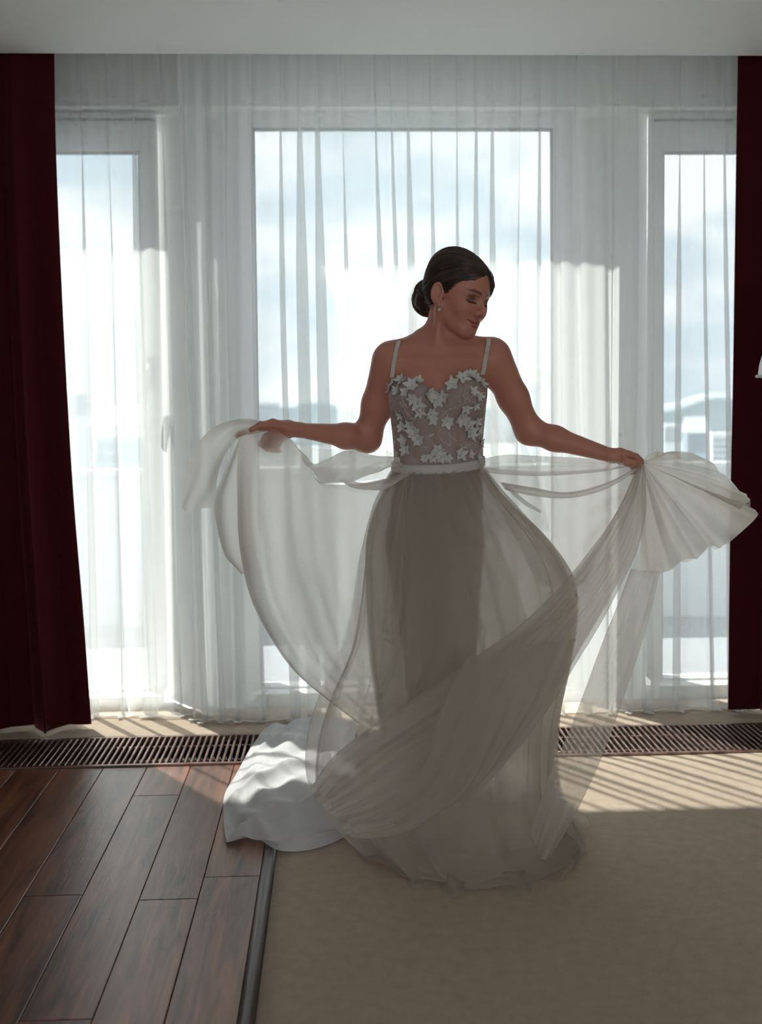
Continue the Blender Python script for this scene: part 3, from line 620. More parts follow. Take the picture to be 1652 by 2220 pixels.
def body_sdf(P):
    d = np.full(len(P), 1.0, P.dtype); z = P[:, 2]; x = P[:, 0]; xc = .291
    m = (z > .5) & (z < 1.50)
    if m.any():
        Q = P[m]; t = torso_sdf(Q)
        for S, E_, Wr, k in ((SHR, ELR, WRR, -1), (SHL, ELL, WRL, 1)):
            g = ((Q[:, 0]-f32(xc))*k > -.06) & (Q[:, 2] > 1.30)
            if g.any():
                t_ = s_cone(Q[g], PB(954+k*22, 738, .035), S+np.array([k*-.012, .008, .012]), .030, .036); t[g] = smin(t[g], t_, .045)     # trapezius
                t_ = s_cone(Q[g], PB(954+k*14, 757, -.033), S+np.array([k*-.012, -.020, .024]), .0062, .0085); t[g] = smin(t[g], t_, .016)  # collar bone
            g = (Q[:, 0]-f32(xc))*k > .05
            if g.any(): t[g] = arm(Q[g], S, E_, Wr, k, t[g])
        g = Q[:, 2] > 1.34
        if g.any(): t[g] = smax(t[g], -s_ell(Q[g], PB(955, 752, -.055), (.010, .016, .012)), .016)
        d[m] = t
    m = (z > 1.36)
    if m.any():
        Q = P[m]; t = s_cone(Q, NB, NT, .053, .047)
        t = smin(t, s_cone(Q, from_head((-.052, -.012, -.045)), PB(948, 752, -.030), .011, .009), .018)
        t = smin(t, s_cone(Q, from_head((.052, -.012, -.045)), PB(961, 752, -.030), .011, .009), .018)
        hm = vlen(Q-_O32) < .21; t[hm] = smin(t[hm], head_sdf(Q[hm]), .016); t[~hm] = np.minimum(t[~hm], vlen(Q[~hm]-_O32)-f32(.14)); d[m] = smin(d[m], t, .030)
    for side, hf, lo, hi in ((0, hand_R, PB(500, 900)[0]-.02, PB(668, 900)[0]), (1, hand_L, PB(1306, 900)[0], PB(1420, 900)[0])):
        m = (x > lo) & (x < hi) & (z > .98) & (z < 1.25)
        if m.any(): d[m] = smin(d[m], hf(P[m]), .010)
    m = z < .95
    if m.any():
        Q = P[m]; t = d[m]
        for k in (-1, 1):
            hip = np.array([xc+k*.062-.01, YBODY+.02, .84]); kn = np.array([xc+k*.05+.005, YBODY-.01+.05*k, .47]); an = np.array([xc+k*.05+.02, YBODY+.03+.05*k, .115])
            t = smin(t, s_cone(Q, hip, kn, .078, .052), .03); t = smin(t, s_cone(Q, kn, an+[0, 0, .17], .053, .050), .02); t = smin(t, s_cone(Q, an+[0, 0, .17], an, .050, .030), .02)
            toe = np.array([an[0]+k*.02, an[1]-.165, .022]); t = smin(t, s_cone(Q, an-[0, -.015, .025], toe, .030, .018), .02)
        d[m] = t
    return d
def mat_skin():
    m, N, L = newmat('skin'); p = N('ShaderNodeBsdfPrincipled'); at = N('ShaderNodeAttribute'); at.attribute_name = 'tone'
    L(at.outputs['Color'], p.inputs['Base Color']); p.inputs['Roughness'].default_value = 0.42; p.inputs['Specular IOR Level'].default_value = 0.45
    p.inputs['Subsurface Weight'].default_value = 0.12; p.inputs['Subsurface Radius'].default_value = (0.010, 0.004, 0.002); p.inputs['Subsurface Scale'].default_value = 0.6
    t = N('ShaderNodeTexCoord'); n = N('ShaderNodeTexNoise'); n.inputs['Scale'].default_value = 900; L(t.outputs['Object'], n.inputs['Vector'])
    b = N('ShaderNodeBump'); b.inputs['Strength'].default_value = 0.06; b.inputs['Distance'].default_value = 0.001; L(n.outputs['Fac'], b.inputs['Height']); L(b.outputs['Normal'], p.inputs['Normal'])
    return out(m, p.outputs['BSDF'])
M_skin = mat_skin()
person = empty('person', (0.291, YBODY, 0.0)); PBASE = np.array([0.291, YBODY, 0.0])
tag(person, 'bride in white tulle gown with lace bodice, spreading her skirt with both hands', 'person')
def child(o):                                     # parts are modelled in place; keep them there under the bride
    o.parent = person; o.matrix_parent_inverse = Matrix.Translation(-Vector(PBASE)); return o
lx0, lx1 = PB(505, 930)[0]-.01, PB(665, 930)[0]; rx0, rx1 = PB(1310, 990)[0], PB(1402, 990)[0]+.01
hx0, hx1 = from_head((0, 0, 0))[0]-.115, from_head((0, 0, 0))[0]+.125
xs = axis_grid((lx0, lx1, .0022), (lx1, hx0, .0055), (hx0, hx1, .0016), (hx1, rx0, .0055), (rx0, rx1, .0022))
ys = axis_grid((2.925, 2.945, .004), (2.945, 3.08, .0018), (3.08, 3.18, .0032), (3.18, 3.27, .006))
zs = axis_grid((-.005, 1.04, .012), (1.04, 1.06, .004), (1.06, 1.20, .0024), (1.20, 1.41, .0055), (1.41, 1.67, .0016))
BV, BF = surface_nets(xs, ys, zs, field(xs, ys, zs, body_sdf))
body = child(quadmesh('body', BV, BF, M_skin, None))
def lerp(a, b, t): return a+(b-a)*t[:, None]
def tones(V):
    c = np.tile(np.array([0.56, 0.245, 0.175]), (len(V), 1)); q = to_head(V); x, f, z = np.abs(q[:, 0]), q[:, 1], q[:, 2]; hd = (V[:, 2] > 1.36) & (vlen(q) < .17)
    c[V[:, 2] < 1.04] = (0.40, 0.325, 0.285)        # nude slip under the tulle
    def blend(w, colr): nonlocal c; c = lerp(c, np.array(colr), np.clip(w, 0, 1)*hd)
    g = lambda u, s: np.exp(-(u/s)**2)
    blend(.55*g(np.sqrt(((x-.040)/1.2)**2+(z+.030)**2), .020)*(f > .02), (0.50, 0.19, 0.15))            # blush
    sm = .0060*(x/.026)**2; lz = z-sm
    up = (lz > -.0668) & (lz < -.0668+.0092*(1-(x/.029)**2)+.0008); lo = (lz <= -.0668) & (lz > -.0668-.0118*(1-(x/.0275)**2))
    blend(((up | lo) & (x < .0282) & (f > .06))*.85, (0.36, 0.11, 0.10))
    blend((np.abs(lz+.0668) < .0009)*(x < .0285)*(f > .06)*.9, (0.10, 0.03, 0.03))
    ex, ez = (x-.0315)/.0185, (z-.001)/.012; blend(.9*np.exp(-(ex**2+ez**2)**1.5)*(f > .05), (0.17, 0.075, 0.055))   # eye shadow
    lash = z-(-.0100-.0012*(1-((x-.0315)/.0145)**2)+.0035*np.clip((x-.034)/.012, 0, 1)**2); blend((np.abs(lash) < .0021)*(np.abs(x-.0320) < .0165)*(f > .045)*.95, (0.015, 0.01, 0.01))
    bz = .0195+.0045*np.sin(np.clip((x-.012)/.036, 0, 1)*2.4)-.002; bw = .0048*np.clip((.058-x)/.02, .3, 1)
    blend(.88*np.clip(1.35-np.abs(z-bz)/bw, 0, 1)*(x > .0105)*(x < .055)*(f > .03), (0.075, 0.042, 0.030))       # brows
    return c
def paint(o, V):
    me = o.data; a = me.color_attributes.new('tone', 'FLOAT_COLOR', 'POINT'); cc = np.ones((len(me.vertices), 4), np.float32); cc[:, :3] = tones(V); a.data.foreach_set('color', cc.ravel())
paint(body, BV)
# nails
M_nail = pbr('nail_polish', (0.55, 0.25, 0.22), 0.2)
# lashes as fine curved hairs
M_hairdark = pbr('lash_black', (0.012, 0.009, 0.008), 0.5)
lb = B()
for s in (-1, 1):
    for i in range(16):
        u = i/15; x = .019+.027*u; z = -.0112-.0012*(1-((x-.0315)/.0145)**2)+.0035*max(0, (x-.034)/.012)**2; f = .0655+.0138*math.sqrt(max(0.02, 1-((x-.0315)/.0165)**2-.25))
        a = np.array([s*x, f-.001, z]); t = np.array([s*(.25*(u-.3)), .75, -.62+.25*u]); t /= np.linalg.norm(t); ln = .006+.003*u
        pts = [a, a+t*ln*.5, a+t*ln+np.array([0, .0006, .0022])]
        lb.tube([from_head(p) for p in pts], [.00045, .0004, .00015], 4)
child(lb.build('eyelashes', M_hairdark, None, True))['kind'] = 'stuff'

# ------------------------------------------------------------------ hair: swept back from a parting into a low bun
def mat_hair():
    m, N, L = newmat('brown_hair'); p = N('ShaderNodeBsdfPrincipled'); t = N('ShaderNodeTexCoord'); n = N('ShaderNodeTexNoise'); n.inputs['Scale'].default_value = 35; L(t.outputs['Object'], n.inputs['Vector'])
    r = N('ShaderNodeValToRGB'); r.color_ramp.elements[0].position = .35; r.color_ramp.elements[0].color = (0.020, 0.012, 0.010, 1); r.color_ramp.elements[1].position = .7; r.color_ramp.elements[1].color = (0.075, 0.042, 0.030, 1)
    L(n.outputs['Fac'], r.inputs['Fac']); L(r.outputs['Color'], p.inputs['Base Color']); p.inputs['Roughness'].default_value = 0.36; p.inputs['Specular IOR Level'].default_value = 0.55
    return out(m, p.outputs['BSDF'])
M_hair = mat_hair()
HA, HB = np.array([.012, .078, .076]), np.array([.0, -.100, -.030])
hax = (HB-HA)/np.linalg.norm(HB-HA); hup = np.array([0, .35, 1.0]); hup -= hax*np.dot(hup, hax); hup /= np.linalg.norm(hup); hsd = np.cross(hax, hup)
def hair_loc(q, ridges=True):
    x, f, z = q[:, 0], q[:, 1], q[:, 2]
    d = s_ell(q, (0, -.014, .036), (.0775, .103, .088)); d = smin(d, s_ell(q, (0, -.050, .070), (.052, .050, .048)), .05)
    d = smin(d, s_ell(q, (0, -.070, -.012), (.055, .040, .050)), .04)
    d = smin(d, s_ell(q, (.040, .042, .040), (.030, .034, .040)), .03)
    w = q-HA; az = np.arctan2(w @ hsd, w @ hup); ln = np.clip((w @ hax)/np.linalg.norm(HB-HA), 0, 1)
    ax = np.abs(x-.004)
    line = .0085+.80*f-np.where(x > .01, 1.0, .62)*ax+6.0*np.maximum(ax-.055, 0)**1.5
    g = np.where(f > -.012, line, np.maximum(.0085-.0096-.62*ax-(-.012-f)*2.6, -.075))
    if ridges: d = d+np.clip((z-g-.004)/.022, 0, 1)*(.0011*np.sin(az*34+3*np.sin(az*5)+2*ln)+.0008*np.sin(az*71+1.3)+.0006*np.sin(az*127))*np.clip(ln*5, 0, 1)
    d = d+.0045*np.exp(-(x-.012)**2/.000012)*(f > -.02)*(z > .03)               # parting
    d = smax(d, (g-z)*.72, .012)
    return d
def hair_sdf(P):
    q = to_head(P); d = hair_loc(q); return d*HS
h0 = from_head((0, 0, 0)); xs = axis_grid((h0[0]-.15, h0[0]+.135, .0015)); ys = axis_grid((2.94, 3.24, .0018)); zs = axis_grid((1.44, 1.70, .0015))
HV, HF = surface_nets(xs, ys, zs, field(xs, ys, zs, hair_sdf))
hair = child(quadmesh('hair', HV, HF, M_hair, None))
def onto(q, it=6, off=.0):
    for _ in range(it):
        e = 1e-4; d = hair_loc(q, False)-off; g = np.stack([hair_loc(q+np.eye(3)[i]*e, False)-off-d for i in range(3)], 1)/e
        q = q-g*(d/(np.maximum((g*g).sum(1), .2)))[:, None]*.9
    return q
sb = B(); T = np.linspace(.03, .98, 16)
ns_ = 420; AZ = rng.uniform(-2.25, 2.25, ns_); out_ = np.cos(AZ)[:, None]*hup+np.sin(AZ)[:, None]*hsd
PT = (HA+np.outer(T, HB-HA))[None]+(np.sin(T*math.pi)**.7)[None, :, None]*((.075+.03*np.cos(AZ))[:, None]*out_)[:, None, :]
lift = np.repeat(rng.uniform(0, .0016, ns_), len(T))-.0006
PT = onto(PT.reshape(-1, 3), 5, lift).reshape(ns_, len(T), 3); dd = np.abs(hair_loc(PT.reshape(-1, 3), False)).reshape(ns_, -1).max(1)
for path, e in zip(PT, dd):
    if e < .006: sb.tube([from_head(p) for p in path], np.interp(T, [0, .1, .9, 1], [.0003, .0009, .0009, .0004])*rng.uniform(.7, 1.5), 5, False)
for i in range(26):                                                       # stray hairs along the crown and nape
    az = rng.uniform(-1.2, 1.2); t0 = rng.uniform(.3, .85); p = onto((HA+(HB-HA)*t0+.09*(math.cos(az)*hup+math.sin(az)*hsd))[None], 6)[0]
    n_ = math.cos(az)*hup+math.sin(az)*hsd; ln = rng.uniform(.008, .022)
    sb.tube([from_head(p), from_head(p+n_*ln*.25+hax*ln*.5), from_head(p+n_*ln*.42+hax*ln)], [.0002, .00016, .0001], 3, False)
st = sb.build('hair_strands', M_hair, hair, True); st['kind'] = 'stuff'
# the bun: coiled locks, each a ribbed rope
def lock(path, r, name='bun_lock'):
    P_ = cr_resample(np.array([from_head(p) for p in path]), 26, 0); n = 18; tt = np.linspace(0, 1, 26); rr = r*np.sin(np.clip(tt*1.1+.08, 0, 1)*math.pi*.92+.12)**.5
    v, f = tube(P_, rr, n, True); v = np.array(v); c = np.repeat(P_, n, 0); k = np.tile(np.arange(n), 26); row = np.repeat(np.arange(26), n)
    v = c+(v-c)*(1+.13*np.sin(k*2*math.pi/n*6+row*.25)+.05*np.sin(k*2*math.pi/n*3+row*.5))[:, None]
    mesh(name, v, f, M_hair, hair)
bc = np.array([-.006, -.100, -.024])
for i, (a0, a1, rad, r, tilt) in enumerate([(.3, 5.0, .040, .0160, -.3), (2.8, 7.4, .040, .0150, .5), (0, 4.6, .030, .0170, .2), (1.8, 6.6, .030, .0165, -.5), (3.6, 8.2, .030, .0160, .8), (5.2, 9.6, .018, .0170, -.2), (.8, 4.4, .038, .0130, 1.3), (2.6, 6.0, .038, .0120, -1.2)]):
    pts = []
    for t in np.linspace(a0, a1, 9):
        u = np.array([math.cos(t)*rad, -.012*math.sin(2*t+i)-.006*(i % 3), math.sin(t)*rad*1.15]); pts.append(bc+np.array([u[0]*math.cos(tilt)-u[1]*math.sin(tilt), u[0]*math.sin(tilt)*.6+u[1], u[2]]))
    lock(pts, r)
for s, z0 in ((-1, .03), (-1, .0), (1, .02), (-1, .055), (1, .05)):
    lock([(s*.058, -.045, z0+.01), (s*.055, -.070, z0-.004), (s*.040, -.092, z0-.022), (s*.010, -.112, z0-.034), (-s*.015, -.112, z0-.048)], .0105)
# earring on the near ear: hook and pearl
M_goldj = pbr('gold_jewel', (0.85, 0.6, 0.42), 0.2, metal=0.9); M_pearl = pbr('pearl', (0.62, 0.66, 0.66), 0.12)
er = empty('earring', from_head((-.078, .004, -.036))); child(er); er.location = from_head((-.078, .004, -.036))
e0 = from_head((-.0775, .004, -.033))
er.matrix_parent_inverse = Matrix.Translation(-Vector(PBASE))
hk = B().tube([(0, 0, .006), (0, -.004, .004), (.0, -.005, -.006), (0, -.0045, -.016)], .0011, 6).build('earring_hook', M_goldj, er, True)
B().sphere((0, -.0045, -.021), .0042, 12, 10).build('earring_pearl', M_pearl, er, True)
er.location = Vector(e0)

# ------------------------------------------------------------------ bodice
M_nude = pbr('nude_mesh', (0.40, 0.31, 0.275), 0.65, noise=(60, .10), sheen=.2); M_lace = pbr('ivory_lace', (0.80, 0.78, 0.74), 0.7, noise=(700, .15), bump=(900, .4))
M_bone = pbr('boning_channel', (0.40, 0.28, 0.22), 0.7); M_bead = pbr('glass_beads', (0.88, 0.86, 0.82), 0.12); M_band = pbr('satin_band', (0.60, 0.57, 0.53), 0.5)
_nx = np.array([838, 850, 862, 880, 900, 915, 930, 941, 950, 962, 980, 1000, 1018, 1035, 1048, 1060])
_ny = np.array([838, 822, 815, 816, 821, 832, 842, 847, 845, 838, 824, 812, 806, 810, 818, 834])
_nX = np.array([PB(a, b, -.07)[0] for a, b in zip(_nx, _ny)]); _nZ = np.array([PB(a, b, -.07)[2] for a, b in zip(_nx, _ny)])
ZWAIST = 1.052
def bodice_sdf(P, off=.005):
    d = torso_sdf(P)-off; top = np.interp(P[:, 0], _nX, _nZ); top = np.where(P[:, 1] > YBODY-.01, np.minimum(top, 1.285-.25*(P[:, 1]-YBODY)), top)
    return smax(smax(d, (P[:, 2]-top)*.8, .003), ZWAIST-P[:, 2], .002)
xs = axis_grid((.11, .47, .0028)); ys = axis_grid((2.955, 3.215, .0028)); zs = axis_grid((1.04, 1.34, .0028))
v, f = surface_nets(xs, ys, zs, field(xs, ys, zs, bodice_sdf)); bod = child(quadmesh('bodice', v, f, M_nude, None))
bod['label'] = 'sheer nude corset bodice covered in ivory lace flowers'
def hits(pts, sdf=bodice_sdf, off=.0):
    """where the lines of sight through the given pixels meet the garment or skin, with the surface normal"""
    pts = np.asarray(pts, float); D_ = np.array([ray(x, y) for x, y in pts]); D_ /= vlen(D_)[:, None]; t = np.full(len(pts), 2.75); s = t*0
    for _ in range(34):
        s = sdf(CAMP+D_*t[:, None])-off; t = np.minimum(t+s*.85, 3.7)
    P_ = CAMP+D_*t[:, None]; e = 5e-4; g = np.stack([sdf(P_+np.eye(3)[i]*e)-sdf(P_-np.eye(3)[i]*e) for i in range(3)], 1); g /= vlen(g)[:, None]+1e-9
    ok = np.abs(s) < 1.5e-3; return P_, g, ok
def subchild(o, parent): o.parent = parent; o.matrix_parent_inverse = (Matrix.Translation(Vector((0, 0, 0)))); return o
def flower_mesh(np_, seed):
    r = np.random.default_rng(seed); v = []; f = []
    for k in range(np_):
        a = 2*math.pi*k/np_+r.uniform(-.15, .15); ln = r.uniform(.85, 1.12); wd = .34*r.uniform(.85, 1.15); n0 = len(v)
        for i, t in enumerate((0.08, .35, .65, .88, 1.0)):
            w_ = wd*math.sin(min(1, t*1.02)**.8*math.pi*.93+.08); 
            for s, zz in ((-1, .14), (0, .02), (1, .14)):
                x, y = ln*t, s*w_; z = .06+.42*t*t*(1 if k % 2 else .5)+zz*t*(1-.5*t)*2.2+(.10 if k % 2 else 0)
                v.append((x*math.cos(a)-y*math.sin(a), x*math.sin(a)+y*math.cos(a), z))
        for i in range(4):
            for j in range(2): q = n0+i*3+j; f.append((q, q+1, q+4, q+3))
    me = bpy.data.meshes.new('lace_flower'); me.from_pydata(v, [], f); me.polygons.foreach_set('use_smooth', [True]*len(f)); me.materials.append(M_lace); return me
FM = [flower_mesh(5, 1), flower_mesh(6, 2), flower_mesh(7, 3), flower_mesh(5, 4)]
def place(me, p, n, size, name, parent, spin):
    z = Vector(n); q = z.to_track_quat('Z', 'Y'); o = bpy.data.objects.new(name, me); COL.objects.link(o)
    o.matrix_world = Matrix.Translation(Vector(p)-Vector(PBASE)) @ q.to_matrix().to_4x4() @ Matrix.Rotation(spin, 4, 'Z') @ Matrix.Scale(size, 4)
    mw = o.matrix_world.copy(); o.parent = parent; o.matrix_parent_inverse = parent.matrix_parent_inverse.inverted() ; o.matrix_basis = mw if False else Matrix.Translation(Vector(PBASE)) @ mw; o.matrix_parent_inverse = Matrix.Identity(4)
    return o
FL = [(870,824,13),(893,836,15),(907,826,11),(981,833,15),(1004,820,15),(1020,813,13),(1031,822,12),(1045,831,12),(905,875,16),(894,865,13),(930,856,16),(944,868,16),(962,861,15),(909,891,13),(935,898,14),(939,910,11),
      (1011,884,12),(969,914,14),(1001,907,16),(1014,919,15),(1034,914,12),(1020,939,15),(1037,934,11),(873,925,12),(889,922,13),(900,939,16),(907,953,14),(876,955,13),(880,974,13),(951,976,14),(956,989,15),(939,991,12),
      (999,984,14),(846,843,11),(861,848,12),(853,830,11),(1026,848,11),(1038,858,11),(921,993,10),(972,994,10),(1020,985,9),(868,900,10),(1042,960,10),(862,985,10),(878,850,10),(1036,990,9),(1030,880,9)]
bd = B()
HP, HN, HK = hits([(a, b) for a, b, c in FL])
for i, (px, py, r) in enumerate(FL):
    p, n = HP[i], HN[i]
    if not HK[i]: continue
    place(FM[i % 4], p, n, r/774*1.12, 'lace_flower', bod, rng.uniform(0, 6.28))
    for k in range(5): a = rng.uniform(0, 6.28); t = np.cross(n, [0, 0, 1.0]); t /= np.linalg.norm(t); u = np.cross(n, t); bd.sphere(p+n*.0042+(math.cos(a)*t+math.sin(a)*u)*.0022, .0011, 5, 4)
# beaded sprigs and edges
BQ = []
def bead_line(pts, step=2.6, jit=1.5, r=.0013):
    P_ = cr_resample(np.array(pts, float), 40, 0); L_ = np.r_[0, np.cumsum(vlen(np.diff(P_, axis=0)))]
    for s in np.arange(0, L_[-1], step):
        BQ.append((np.interp(s, L_, P_[:, 0])+rng.uniform(-jit, jit), np.interp(s, L_, P_[:, 1])+rng.uniform(-jit, jit), r*rng.uniform(.7, 1.2)))
for ln in ([(1003,858),(1015,868),(1026,874),(1037,879)], [(960,893),(985,884),(1003,878),(1010,871)], [(1005,896),(1022,892),(1040,872)], [(971,931),(975,942),(990,957),(1000,968),(1012,972)], [(925,946),(935,956),(940,966)], [(900,966),(915,969),(930,970)],
           [(861,953),(870,960),(876,966)], [(868,872),(880,890),(890,905),(900,912)], [(1005,970),(1020,962),(1032,956)], [(849,850),(846,870),(850,890)], [(1050,850),(1052,880),(1048,910)], [(853,930),(856,960),(858,985)], [(1044,930),(1043,960),(1040,988)], [(895,908),(915,905),(925,897)]):
    bead_line(ln); bead_line(ln, 5, 4, .0009)
for i in range(420):                                                     # scattered sequins, thicker to the sides
    s = rng.choice([-1, 1]); x = 948+s*(100-abs(rng.normal(0, 28))); BQ.append((x, rng.uniform(822, 992), rng.uniform(.0006, .0012)))
HP, HN, HK = hits([(a, b) for a, b, c in BQ])
for (a, b, c), p, n, k in zip(BQ, HP, HN, HK):
    if k: bd.sphere(p+n*.0009, c, 5, 4)
bo = bd.build('beads', M_bead, None, True); bo['kind'] = 'stuff'; bo.parent = bod
bo.matrix_parent_inverse = Matrix.Identity(4)
# embroidered outlines
vb = B()
for ln in ([(941,910),(945,925),(947,945),(942,960)], [(945,940),(935,944),(925,950),(932,944),(945,940)], [(947,938),(958,932),(966,934),(958,940),(947,938)], [(948,940),(955,950),(962,960),(975,966)], [(880,850),(872,862),(876,875),(884,885)], [(1012,840),(1022,842),(1028,850),(1022,862)], [(955,905),(965,897),(972,902),(962,908)], [(915,915),(928,908),(938,903)], [(962,960),(970,956),(978,962),(970,968)]):
    HP, HN, HK = hits(cr_resample(np.array(ln, float), 14, 0)); pp = [p+n*.0006 for p, n, k in zip(HP, HN, HK) if k]
    if len(pp) > 3: vb.tube(pp, .0008, 5)
vo = vb.build('embroidery', M_lace, None, True); vo.parent = bod
for xx in (946, 994, 905):
    pp = hits([(xx, y) for y in np.linspace(925 if xx == 946 else 930, 1006, 14)], bodice_sdf, .0018)[0][:12]; v = []
    for p in pp: v += [p+np.array([-.0045, -.0004, 0]), p+np.array([.0045, -.0004, 0])]
    o = mesh('boning', v, gridfaces(12, 2), M_bone); o.parent = bod
cs = B()
for ln in ([(847,872),(856,893),(876,908),(900,909),(920,899),(936,885),(944,866)], [(1053,866),(1046,888),(1026,903),(1002,904),(980,896),(964,882),(956,864)], [(900,824),(898,850),(900,880),(906,906)], [(1006,816),(1004,845),(1002,875),(998,902)]):
    HP, HN, HK = hits(cr_resample(np.array(ln, float), 24, 0)); pp = [p+n*.0004 for p, n, k in zip(HP, HN, HK) if k]
    cs.tube(pp, .0013, 6)
cs.build('cup_seam', M_bone, None, True).parent = bod
# straps: two rows of beads on a ribbon, over the shoulder
M_strap = pbr('strap_ribbon', (0.40, 0.39, 0.36), 0.6)
for pts in ([(850,818),(852,800),(856,775),(861,752),(864,741)], [(1046,812),(1050,795),(1054,770),(1058,748),(1059,737)]):
    HP, HN, HK = hits(cr_resample(np.array(pts, float), 20, 0), body_sdf, .0015)
    cen = [p for p, k in zip(HP, HK) if k]; back = cen[-1]
    for t in np.linspace(.15, 1, 10): cen.append(back+np.array([0, .012*t+.085*math.sin(t*1.57), .010*math.sin(t*3.14)-.075*t*t]))
    C_ = np.array(cen); v = []
    for p in C_: v += [p+np.array([-.0052, -.0008, 0]), p+np.array([.0052, -.0008, 0])]
    stp = child(mesh('strap', v, gridfaces(len(C_), 2), M_strap)); b2 = B(); S_ = cr_resample(C_, 90, 0)
    for i, p in enumerate(S_):
        for k in (-.0042, -.0014, .0014, .0042): b2.sphere(p+np.array([k, -.0022-.0006*(i % 2), .0009*(i % 2)]), .0016, 5, 4)
    o = b2.build('strap_beads', M_bead, None, True); o['kind'] = 'stuff'; o.parent = stp

# ------------------------------------------------------------------ the gown's skirt and train
IV = (0.88, 0.83, 0.77, 1)
FC = 0.62
M_t1 = cloth('tulle_sheer', IV, 0.36, 0.62, face=FC); M_t2 = cloth('tulle_mid', IV, 0.60, 0.62, face=FC)
M_t3 = cloth('tulle_dense', (0.95, 0.92, 0.87, 1), 0.80, 0.80, weave=(900, .08), specks=.14, face=FC); M_t4 = cloth('tulle_train', (0.70, 0.70, 0.71, 1), 0.97, 0.20); M_veil = cloth('veil_net', (0.9, 0.9, 0.9, 1), 0.36, 0.4)
def loft(name, rows, mat, kp=14, amp=.012, kw=44, seed=0, nz=70, n=220, flare=None, back=1.0):
    """closed skirt layer; rows of (y pixel, left pixel, right pixel, half depth, centre depth)"""
    R = []
    for (py, l, r, b, yc) in rows:
        A, C_ = W(l, py, yc), W(r, py, yc); R.append(((A[0]+C_[0])/2, (C_[0]-A[0])/2, max(.012, (A[2]+C_[2])/2), b, yc))
    R = cr_resample(np.array(R), nz, 0); th = np.linspace(0, 2*math.pi, n, endpoint=False); rg = np.random.default_rng(seed)
    p1, p2, p3 = rg.uniform(0, 6.28, 3); G = np.zeros((nz, n, 3)); w1 = np.sin(th*3+p2)*.8+np.sin(th*5+p3)*.5
    for i, (cx, a, z, b, yc) in enumerate(R):
        t = i/(nz-1); tw = .9*t
        m = 1+(amp/.12)*min(1, t*3)*(np.sin(kp*th+p1+w1+tw)*.6+.4*np.sin(kp*1.7//1*th+p2-tw)*t)*(.35+.65*t)+.055*(1-np.exp(-t*40))*np.exp(-t*4.5)*np.sin(kw*th+p3+2.5*w1)*(.6+.4*np.sin(7*th+p1))
        G[i, :, 0] = cx+a*m*np.cos(th); G[i, :, 1] = yc+b*m*np.sin(th); G[i, :, 2] = z
    if flare: 
        for j, (o_, z_) in enumerate(flare):
            q = G[nz-1].copy(); c = np.array([R[-1][0], R[-1][4], 0]); q[:, :2] = c[:2]+(q[:, :2]-c[:2])*(1+o_*(1+.9*np.sin(6*th+w1+j*.5)[:, None])); q[:, 2] = z_*(1+.5*np.sin(9*th+w1+j)); G = np.concatenate([G, q[None]], 0)
    G[:, :, 2] = np.maximum(G[:, :, 2], .007)
    return child(mesh(name, G.reshape(-1, 3), gridfaces(len(G), n, True), mat))
YC = 3.08
M_t5 = cloth('tulle_lining', IV, 0.66, 0.66, face=FC)
loft('underskirt', [(1008,858,1042,.088,3.10),(1060,838,1075,.115,3.10),(1100,816,1110,.13,3.10),(1170,798,1180,.15,3.1),(1260,796,1236,.17,3.1),(1350,798,1240,.18,3.1),(1450,807,1225,.19,3.09),(1550,823,1203,.2,3.08),(1650,838,1190,.22,3.07),(1750,845,1195,.24,YC),(1806,840,1200,.26,YC)], M_t5, 11, .012, 26, 3)
loft('overskirt', [(1006,856,1044,.091,3.10),(1060,829,1085,.125,3.10),(1100,811,1120,.14,3.10),(1200,787,1200,.17,3.1),(1300,775,1232,.19,3.1),(1400,755,1232,.2,3.09),(1500,712,1212,.215,3.08),(1600,686,1200,.24,3.07),(1700,692,1200,.27,3.06),(1770,745,1222,.295,3.055),(1812,795,1238,.315,3.05)],
     M_t1, 13, .016, 31, 5, flare=((.02, .034), (.045, .026), (.065, .016), (.075, .009)))
# frothy hem ruffles piled at the floor
for j, (rs, zt, kk, sd) in enumerate(((.99, .06, 9, 1), (.94, .08, 7, 2), (1.03, .04, 11, 3))):
    n = 260; th = np.linspace(0, 2*math.pi, n, endpoint=False); rg = np.random.default_rng(40+j); ph = rg.uniform(0, 6.28, 4); G = []
    cx = W(1016, 1800, 3.05)[0]
    for t in np.linspace(0, 1, 12):
        rad = rs*(1+.10*math.sin(t*3.1)+.05*t*np.sin(kk*.6//1*th+ph[0]+1.5*np.sin(3*th+ph[1])))
        G.append(np.stack([cx+.283*rad*np.cos(th), 3.05+.305*rad*np.sin(th), np.maximum(.008, zt*(1-t)**1.2+.010*t*(1+np.sin(kk*th+ph[3])))], 1))
    child(mesh('hem_ruffle', np.concatenate(G), gridfaces(12, n, True), M_t1))
# waistband
n = 120; th = np.linspace(0, 2*math.pi, n, endpoint=False); c0 = PB(950, 1000)[0]; G = []
for dz, g in ((.014, .006), (.012, .0085), (-.009, .0095), (-.012, .0065)):
    G.append(np.stack([c0+(.1235+g)*np.cos(th), 3.10+(.091+g)*np.sin(th), 1.062+dz-.011*np.clip(-np.sin(th), 0, 1)+.006*np.cos(th)], 1))
child(mesh('waistband', np.concatenate(G), gridfaces(4, n, True), M_band))
def drape(name, rows, mat, **k): return child(sheet(name, rows, mat, None, **k))
def lines(*rows):          # shorthand: each row is ((x,y) points..., depth or depth list)
    o = []
    for r in rows:
        pts, Y = r[:-1], r[-1]; Y = np.broadcast_to(Y, (len(pts),)) if not isinstance(Y, (list, tuple)) else np.interp(np.linspace(0, 1, len(pts)), np.linspace(0, 1, len(Y)), Y)
        o.append([(p[0], p[1], y) for p, y in zip(pts, Y)])
    return o
